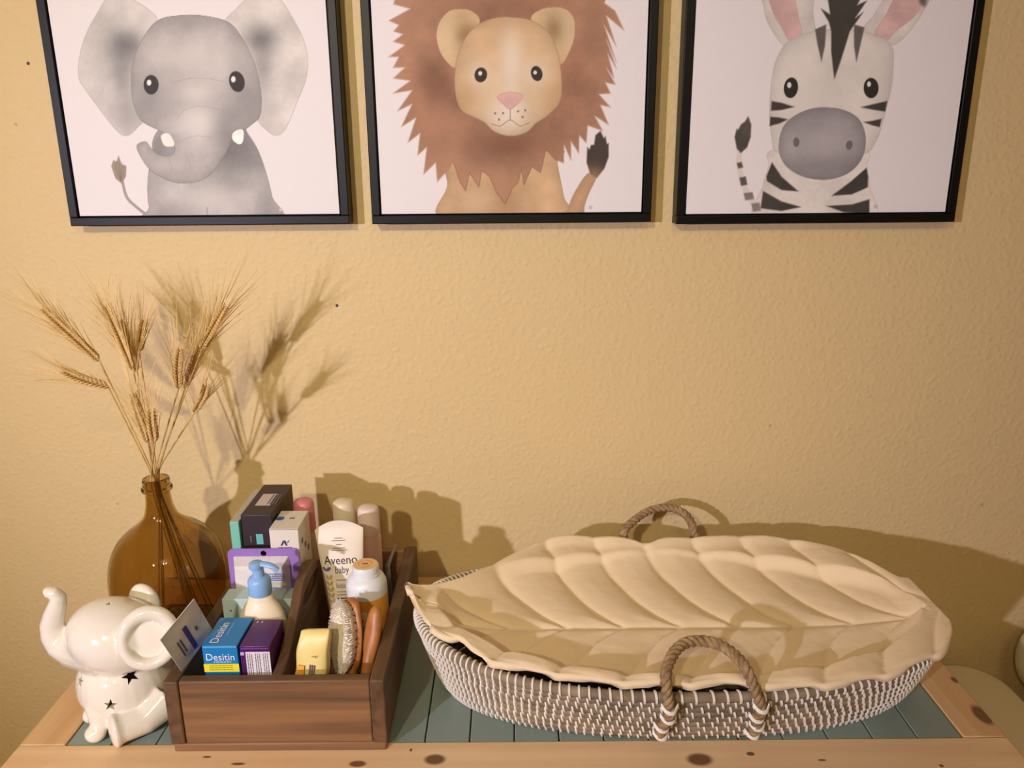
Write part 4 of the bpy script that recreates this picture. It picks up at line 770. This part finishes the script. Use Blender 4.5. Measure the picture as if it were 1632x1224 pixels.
# ------------------------------------------------------------------ ceramic elephant
def eval_mesh(o):
    dg = bpy.context.evaluated_depsgraph_get(); return bpy.data.meshes.new_from_object(o.evaluated_get(dg))
def ceramic_elephant():
    k = .00083; E = lambda x, y, Y: Vector(PY(x, y, Y))
    q = MB(); bc = E(205, 1092, .905); bc.z = .053; BRd = (.062, .060, .056)
    q.ell(bc, BRd, None, 32, 20)
    hc = E(186, 1012, .893); HR = (.062, .052, .0475); HM = Matrix.Rotation(R(16), 3, 'Y')
    q.ell(hc, HR, HM, 32, 20)
    q.ell((bc+hc)/2, (.042, .042, .04), None, 24, 14)
    tr = [(160, 1022, 54), (138, 1027, 43), (115, 1029, 32), (97, 1022, 25), (87, 1010, 20.5), (83, 995, 17.5), (87, 978, 15.5), (92, 963, 13.5), (93, 952, 12), (86, 945, 10.5), (77, 944, 9.5), (73, 946, 9)]
    q.tube([E(x, y, .890-.0003*i) for i, (x, y, r) in enumerate(tr)], [r*k for _, _, r in tr], 20)
    # near ear: cupped oval, rim and thin floor
    ec = E(238, 1018, .858); en = (Vector((.25, -.90, .36))).normalized(); ex = Vector((0, 0, 1)).cross(en).normalized(); ey = en.cross(ex); rx, ry = .030, .0325
    rim = []
    for i in range(28):
        a = 2*math.pi*i/28; rim.append(ec+ex*rx*math.cos(a)+ey*ry*math.sin(a)*(1.0 if math.sin(a) > 0 else .95)+en*.003)
    q.tube(rim, [.0072+.0025*max(0, math.sin(2*math.pi*i/28)) for i in range(28)], 12, closed=True)
    ME = Matrix((ex, ey, en)).transposed(); q.ell(ec-en*.004, (rx, ry, .0055), ME, 24, 10); q.tube([ec-en*.002-ex*.01, hc+Vector((.02, -.01, 0))], [.013, .02], 14)
    ec2 = E(231, 962, .945); q.ell(ec2, (.026, .012, .030), Matrix.Rotation(R(-20), 3, 'Z'), 24, 14); q.tube([ec2, hc+Vector((.015, .02, 0))], [.012, .02], 12)
    # legs: near hind leg with a flat sole, front feet, far foot
    f0 = E(182, 1160, .838); f0.z = .0225; f1 = E(228, 1150, .858); f1.z = .0225; f2 = E(262, 1126, .885); f2.z = .034
    q.tube([f0, f0+(f1-f0)*.25, f1, f2], [.0215, .0185, .0195, .028], 20)
    dS = (f0-f1).normalized(); q.ell(f0, (.007, .0215, .0225), dS.to_track_quat('X', 'Z').to_matrix(), 20, 12)
    g0 = E(158, 1168, .850); g0.z = .0115; g1 = E(158, 1130, .866); g1.z = .045
    q.tube([g0+Vector((-.004, -.002, 0)), g0+Vector((.002, .004, .006)), g1], [.011, .0125, .017], 16); q.ell(g0+Vector((-.003, -.003, 0)), (.0135, .012, .0115), None, 16, 10)
    h0 = E(147, 1143, .885); h0.z = .0105; q.ell(h0, (.011, .013, .0105), None, 16, 10); q.tube([h0, bc+Vector((-.03, 0, -.015))], [.0105, .02], 12)
    tmp = q.build('tmp', mat('ceramic_white', (236, 230, 216), .12, coat=.6, noise=.02), None)
    r = tmp.modifiers.new('r', 'REMESH'); r.mode = 'VOXEL'; r.voxel_size = .0019
    s = tmp.modifiers.new('s', 'SMOOTH'); s.iterations = 7; s.factor = .5
    me = eval_mesh(tmp); bpy.data.objects.remove(tmp)
    for v in me.vertices: v.co.z = max(v.co.z, .0017)
    body = bpy.data.objects.new('body', me); COL.objects.link(body)
    # hollow inside and star shaped openings
    bv = BVHTree.FromPolygons([v.co.copy() for v in me.vertices], [tuple(p.vertices) for p in me.polygons])
    cut = MB(); cut.ell(bc+Vector((0, 0, .002)), tuple(a-.008 for a in BRd), None, 28, 16); cut.ell(hc, tuple(a-.009 for a in HR), HM, 28, 16)
    c1 = cut.build('cut', blk, None, smooth=0); stars = MB()
    for (x, y, rad, rot) in ((208, 1077, .0112, 12), (176, 1124, .0088, -8), (173, 962, .0042, 30), (128, 1086, .0075, 10)):
        d = Vector(PY(x, y, .9))-Vector(CAM); h, n, _, _ = bv.ray_cast(Vector(CAM), d.normalized())
        if h is None:
            h, n, _, _ = bv.find_nearest(Vector(PY(x, y, .9)))
        M = n.to_track_quat('Z', 'Y').to_matrix().to_4x4() @ Matrix.Rotation(R(rot), 4, 'Z'); M.translation = h
        pts = [((rad if i % 2 == 0 else rad*.40)*math.sin(math.pi*i/5), (rad if i % 2 == 0 else rad*.40)*math.cos(math.pi*i/5)) for i in range(10)]
        stars.prism(pts, M, -.016, .006)
    c2 = stars.build('cut2', blk, None, smooth=0)
    for c in (c1, c2):
        b = body.modifiers.new('b', 'BOOLEAN'); b.operation = 'DIFFERENCE'; b.solver = 'EXACT'; b.object = c
    fin = eval_mesh(body); body.modifiers.clear(); body.data = fin
    for c in (c1, c2): bpy.data.objects.remove(c)
    fin.materials.clear(); fin.materials.append(MATS['ceramic_white'])
    fin.polygons.foreach_set('use_smooth', [True]*len(fin.polygons)); fin.set_sharp_from_angle(angle=R(40))
    base = Vector((bc.x, bc.y, 0)); fin.transform(Matrix.Translation(-base)); body.location = base; body.name = 'ceramic_elephant'; fin.name = 'ceramic_elephant'
    tag(body, 'glossy white ceramic elephant with a raised trunk and star cut-outs', 'figurine')
ceramic_elephant()

# ------------------------------------------------------------------ coiled basket
BC = Vector((.226, .968)); NR = 9
def ring(f, n=200, inset=0):
    """coil centre line at height fraction f (0 = bottom, 1 = rim)"""
    a_ = .318+.039*f**.75-inset; b_ = .124+.044*f**.8-inset; pts = []
    for k in range(n):
        t = 2*math.pi*k/n; c, s = math.cos(t), math.sin(t); e = .88
        x = BC.x+a_*math.copysign(abs(c)**e, c); y = BC.y+b_*math.copysign(abs(s)**.92, s)
        z = .0073+f*.0862+.020*f*(abs(c)**3)*(1 if c < 0 else .55)
        pts.append(Vector((x, y, z)))
    return pts
def strand_rope(path, r, strands, tw, n=7, r_s=None):
    """path of a twisted rope -> MB"""
    q = MB(); P = [Vector(p) for p in path]; m_ = len(P); r_s = r_s or r*.56
    T = [(P[min(i+1, m_-1)]-P[max(i-1, 0)]).normalized() for i in range(m_)]; x = T[0].cross(Vector((0, 1, 0.3))).normalized(); fr = []
    for i in range(m_): x = (x-T[i]*x.dot(T[i])).normalized(); fr.append((x.copy(), T[i].cross(x)))
    ln = [0]
    for i in range(1, m_): ln.append(ln[-1]+(P[i]-P[i-1]).length)
    for s in range(strands):
        q.tube([P[i]+(fr[i][0]*math.cos(2*math.pi*s/strands+ln[i]*tw)+fr[i][1]*math.sin(2*math.pi*s/strands+ln[i]*tw))*r*.52 for i in range(m_)], r_s, n)
    return q
def build_basket():
    t = thing('changing_basket', (BC.x, BC.y, 0), 'oval coiled seagrass changing basket stitched in white, with two rope handles', 'basket')
    grass = mat('seagrass', (150, 132, 108), .75, col2=(112, 97, 77), nscale=60, bump=.5, bscale=220, stretch=(.5, 1, 1)); thr = mat('white_thread', (236, 230, 220), .7)
    st = MB(); n = 200; r0 = .0056
    for i in range(NR):
        f = i/(NR-1); P = ring(f, n); rr = r0*(1.18 if i == NR-1 else 1)
        q = MB(); q.tube(P, rr, 10, closed=True); q.build('coil', grass, t, smooth=60)
        m_ = 176; Q = ring(f, m_*4)
        for k in range(m_):
            j = (k*4+(i % 3)) % (m_*4); c = Q[j]; tg = (Q[(j+1) % (m_*4)]-Q[j-1]).normalized(); o = tg.cross(Vector((0, 0, 1))).normalized(); pa = []
            angs = [-1.05, -.5, 0, .5, 1.05] if i < NR-1 else [-1.0, -.4, .2, .8, 1.4, 2.0, 2.6, 3.2]
            for a in angs: pa.append(c+(o*math.cos(a)+Vector((0, 0, 1))*math.sin(a))*(rr+.0005)-tg*.0014*(a/1.05 if i < NR-1 else a/2.2))
            st.tube(pa, .0016, 5)
    o = st.build('stitches', thr, t, smooth=60); o['kind'] = 'stuff'; o['label'] = 'rows of short white thread stitches'
    # woven floor: coils closing towards the middle
    for i in range(1, 12):
        sc = 1-i*.0822; P = [Vector((BC.x+(p.x-BC.x)*(1-i*.0372), BC.y+(p.y-BC.y)*sc, .0073)) for p in ring(0, 80)]
        q = MB(); q.tube(P, .0058, 8, closed=True); q.build('floor_coil', grass, t, smooth=60)
    rope = mat('rope_handle', (172, 144, 104), .75, col2=(132, 106, 72), nscale=90, bump=.4, bscale=260)
    def handle(pts, name, sgn, feet):
        q = strand_rope(spline(pts, 10), .0068, 3, 230, 8); h = q.build('handle', rope, t, smooth=60)
        for fpts in feet:
            b = MB(); rr = random.Random(3)
            for z_i, (p, w) in enumerate(fpts):
                p = Vector(p)
                for kk in range(3): b.tube(spline([p+Vector((-.0095, sgn*-.002, .003+.0022*kk)), p+Vector((-.004, sgn*-.0088, -.001+.0018*kk)), p+Vector((.004, sgn*-.0088, -.0022+.0018*kk)), p+Vector((.0095, sgn*-.002, .0014+.002*kk))], 4), .0011, 5)
            b.build('lashing', thr, h)
    fr = lambda x, f: None
    def wallpt(x, f, sgn, out):
        P = ring(f, 400); c = [p for p in P if (p.y-BC.y)*sgn > 0]; p = min(c, key=lambda p: abs(p.x-x)); return Vector((p.x, p.y+sgn*out, p.z))
    hx0, hx1 = .180, .290
    fl = [wallpt(hx0, f, -1, .0175) for f in (.28, .5, .72, .95)]; frr = [wallpt(hx1, f, -1, .0175) for f in (.28, .5, .72, .95)]
    yr = fl[-1].y; A = lambda x, y, Y: Vector(PY(x, y, Y))
    pts = fl+[A(1061, 1082, yr+.001), A(1068, 1052, yr+.022), A(1085, 1029, yr+.046), A(1112, 1021, yr+.056), A(1145, 1027, yr+.050), A(1172, 1045, yr+.028), A(1192, 1072, yr+.004)]+frr[::-1]
    handle(pts, 'handle', 1, [[(p+Vector((0, .002, 0)), 1) for p in fl], [(p+Vector((0, .002, 0)), 1) for p in frr]])
    bx0, bx1 = .187, .300; bl = [wallpt(bx0, f, 1, .0270) for f in (.3, .6, .95)]; bb = [wallpt(bx1, f, 1, .0270) for f in (.3, .6, .95)]; yb = bl[-1].y
    pts = bl+[A(994, 850, yb+.004), A(1008, 832, yb+.020), A(1035, 814, yb+.042), A(1065, 809, yb+.048), A(1090, 818, yb+.038), A(1103, 836, yb+.018), A(1106, 852, yb+.004)]+bb[::-1]
    handle(pts, 'handle', -1, [[(p, 1) for p in bl], [(p, 1) for p in bb]])
build_basket()

# ------------------------------------------------------------------ quilted leaf pad
def build_pad():
    ns = 240; nv = 120
    # pixel outline of the back and front edges, each with the height it lies at
    back = [(655, 930, .150), (690, 931, .138), (742, 919, .130), (800, 893, .126), (850, 868, .127), (892, 855, .129), (985, 857, .128), (1032, 866, .124), (1060, 859, .127), (1150, 855, .128), (1230, 856, .127), (1310, 868, .123), (1360, 885, .119), (1400, 912, .114), (1428, 930, .112), (1465, 935, .114), (1492, 955, .113), (1514, 976, .112)]
    front = [(655, 930, 0.15), (668, 975, 0.132), (700, 1018, 0.117), (735, 1042, 0.108), (757, 1062, 0.104), (800, 1076, 0.103), (850, 1084.0, 0.104), (905, 1088.0, 0.105), (960, 1094.0, 0.107), (1020, 1096.0, 0.107), (1080, 1099.0, 0.107), (1140, 1094.0, 0.108), (1200, 1098.0, 0.108), (1270, 1100.0, 0.108), (1340, 1095.0, 0.109), (1400, 1084.0, 0.11), (1450, 1070.0, 0.111), (1500, 1045, 0.112), (1516, 1022, 0.112), (1512, 1000, 0.113)]
    def edge(pts):
        P = [Vector(PZ(x, y, z)) for x, y, z in pts]; P = [Vector(p) for p in spline([tuple(p) for p in P], 12)]
        L = [0]
        for i in range(1, len(P)): L.append(L[-1]+(P[i]-P[i-1]).length)
        return P, np.array(L)/L[-1]
    def samp(E, s):
        P, L = E; i = int(np.searchsorted(L, s)); i = min(max(i, 1), len(P)-1); f = (s-L[i-1])/(L[i]-L[i-1]+1e-9); return P[i-1].lerp(P[i], min(max(f, 0), 1))
    Eb, Ef = edge(back), edge(front)
    # march both edges at equal x so that cross sections stay square to the long axis
    xb = np.array([p.x for p in Eb[0]]); xf = np.array([p.x for p in Ef[0]]); xb = np.maximum.accumulate(xb); xf = np.maximum.accumulate(xf)
    x0 = xb[0]; xe = min(xb[-1], xf.max()); mid_y = PZ(1000, 997, .098)[1]
    V = np.zeros((ns+1, nv+1, 3)); rs = random.Random(5)
    for i in range(ns+1):
        u = i/ns; s = .5-.5*math.cos(math.pi*u); s = .5*s+.5*u; X = x0+(xe-x0)*s
        def at(Ed, xs):
            k = int(np.searchsorted(xs, X)); k = min(max(k, 1), len(xs)-1); d = xs[k]-xs[k-1]; f = (X-xs[k-1])/d if d > 1e-6 else 0; return Ed[0][k-1].lerp(Ed[0][k], min(max(f, 0), 1))
        B = at(Eb, xb); Fp = at(Ef, xf)
        e = min(s, 1-s); flo = .0945
        lo = flo+(max(B.z, Fp.z)-flo)*math.exp(-(s/.085)**1.6)*.95+(.108-flo)*math.exp(-((1-s)/.12)**1.8)
        for j in range(nv+1):
            v = j/nv; p = B.lerp(Fp, v); w = 2*v-1                       # -1 back ... +1 front
            prof = max(0, 1-abs(w)**(5.0 if w < 0 else 7.0))
            ez = B.z*(1-v)+Fp.z*v; z = ez+(lo-ez)*prof
            V[i, j] = (p.x, p.y, z)
    Xg, Yg = V[..., 0], V[..., 1]
    c_ = (Xg-BC.x)/.357; rho = np.sqrt(c_**2+((Yg-BC.y)/.168)**2); rt = .1000+.020*np.abs(np.clip(c_, -1, 1))**3*np.where(c_ < 0, 1, .55)
    zmin = rt+.0142-np.maximum(0, .93-rho)*.168*1.9; zz = V[..., 2]; k_ = .006; hh = np.clip(.5+.5*(zmin-zz)/k_, 0, 1)
    V[..., 2] = np.where(rho > .5, zz*(1-hh)+zmin*hh+k_*hh*(1-hh), zz)
    # quilting: midrib and curved side seams sink, the cells between puff up
    Xg, Yg = V[..., 0], V[..., 1]
    vv = np.linspace(-1, 1, nv+1)[None, :].repeat(ns+1, 0)
    yb_ = V[:, :1, 1]; yf_ = V[:, -1:, 1]; hb = np.maximum(yb_-mid_y, .01); hf = np.maximum(mid_y-yf_, .01)
    q = np.where(Yg > mid_y, (Yg-mid_y)/hb, (mid_y-Yg)/hf); q = np.clip(q, 0, 1)
    w = Xg+.115*q**.5; pitch = .0785; ph = (w-PZ(920, 994, .098)[0])/pitch; ds = np.abs(ph-np.round(ph))*pitch*.72
    dm = np.abs(Yg-mid_y); ss = np.linspace(0, 1, ns+1)[:, None]
    dm = np.where((ss > .05) & (ss < .96), dm, .05)
    seam = np.minimum(ds, dm); puff = (1-np.exp(-(seam/.0045)))*.0042+(1-np.exp(-(seam/.016)**1.3))*.0050
    wr = .0022*(wash(Xg*1000, Yg*1000, 60, 2)-.5)+.0012*(wash(Xg*1000+Yg*600, Yg*1000, 22, 4)-.5)
    fade = np.clip((1-np.abs(vv))/.05, 0, 1)*np.where(vv > 0, .85, .6)+np.where(vv > 0, .15, .4); es = np.linspace(0, 1, ns+1)[:, None]; fade = fade*np.clip((es-.03)/.12, 0, 1)*np.clip((1-es)/.08, 0, 1)
    V[..., 2] += (puff-.0035)*fade+wr
    V[:, -1, 2] += .0015*np.sin(ph[:, -1]*2*math.pi)
    me = bpy.data.meshes.new('quilted_pad'); vs = V.reshape(-1, 3); org = np.array([BC.x, BC.y, .02])
    idx = np.arange((ns+1)*(nv+1)).reshape(ns+1, nv+1); fs = np.stack([idx[:-1, :-1], idx[:-1, 1:], idx[1:, 1:], idx[1:, :-1]], -1).reshape(-1, 4)
    me.from_pydata([tuple(p) for p in vs-org], [], [tuple(f) for f in fs]); me.polygons.foreach_set('use_smooth', [True]*len(me.polygons)); me.update()
    cot = mat('cotton_cream', (238, 216, 178), .85, sheen=.25, bump=.12, bscale=700); me.materials.append(cot)
    o = bpy.data.objects.new('quilted_pad', me); COL.objects.link(o); o.location = org
    bm = bmesh.new(); bm.from_mesh(me); bmesh.ops.remove_doubles(bm, verts=bm.verts, dist=.00005); bmesh.ops.recalc_face_normals(bm, faces=bm.faces)
    if sum(f.normal.z for f in bm.faces) < 0: bmesh.ops.reverse_faces(bm, faces=bm.faces)
    bm.to_mesh(me); bm.free()
    s = o.modifiers.new('thick', 'SOLIDIFY'); s.thickness = .009; s.offset = -1
    tag(o, 'cream quilted leaf-shaped cotton pad lying in the seagrass basket', 'changing pad')
build_pad()

# ------------------------------------------------------------------ right of the table
def rounded_box(x0, x1, y0, y1, z0, z1, r, n=10):
    pts = []
    for (cx, cy, a0) in ((x1-r, y1-r, 0), (x0+r, y1-r, 90), (x0+r, y0+r, 180), (x1-r, y0+r, 270)):
        for k in range(n+1): a = R(a0+90*k/n); pts.append((cx+r*math.cos(a), cy+r*math.sin(a)))
    q = MB(); q.prism(pts, Matrix.Identity(4), z0, z1); return q
def white_bin():
    z1 = -.175; x0, x1, y0, y1 = .645, .866, .78, 1.240
    t = thing('storage_bin', ((x0+x1)/2, (y0+y1)/2, FLOOR), 'slim cream white bin with a smooth rounded lid beside the table end', 'bin')
    cr = mat('bin_cream', (226, 214, 184), .5)
    rounded_box(x0+.008, x1-.008, y0+.008, y1-.008, FLOOR, z1-.031, .06).build('bin_body', cr, t, bevel=.004)
    rounded_box(x0, x1, y0, y1, z1-.03, z1, .075, 14).build('lid', cr, t, bevel=.008, seg=4)
    tz = -.20; t3 = thing('side_table', (1.13, 1.0, FLOOR), 'low white side table standing right of the cream bin', 'table'); w = mat('side_table_white', (222, 216, 200), .5)
    q = MB(); q.box(.925, 1.33, .80, 1.215, tz-.02, tz); q.build('table_top', w, t3, bevel=.003)
    for lx in (.95, 1.31):
        for ly in (.82, 1.17): q = MB(); q.box(lx-.015, lx+.015, ly-.015, ly+.015, FLOOR, tz-.0205); q.build('leg', w, t3, bevel=.002)
    e = PY(1626, 1052, 1.18); c = Vector((e[0]+.047, 1.18, tz+.0005)); hz = e[2]-tz
    t2 = thing('round_jar', c, 'pale round jar standing on the low white side table', 'jar'); w = mat('jar_pale', (214, 212, 190), .4)
    prof = [(.001, 0), (.014, 0)]+[(.047*math.cos(a), hz+hz*.96*math.sin(a)) for a in [R(-60+12*k) for k in range(11)]]+[(.02, hz*1.9), (.02, hz*1.98), (.001, hz*1.98)]
    q = MB(); q.lathe(prof, c, 32); q.build('jar_body', w, t2, smooth=60)
    q = MB(); q.lathe([(.001, hz*1.985), (.023, hz*1.985), (.023, hz*1.985+.006), (.007, hz*1.985+.010), (.006, hz*1.985+.017), (.001, hz*1.985+.018)], c, 24); q.build('lid', w, t2, smooth=40)
white_bin()
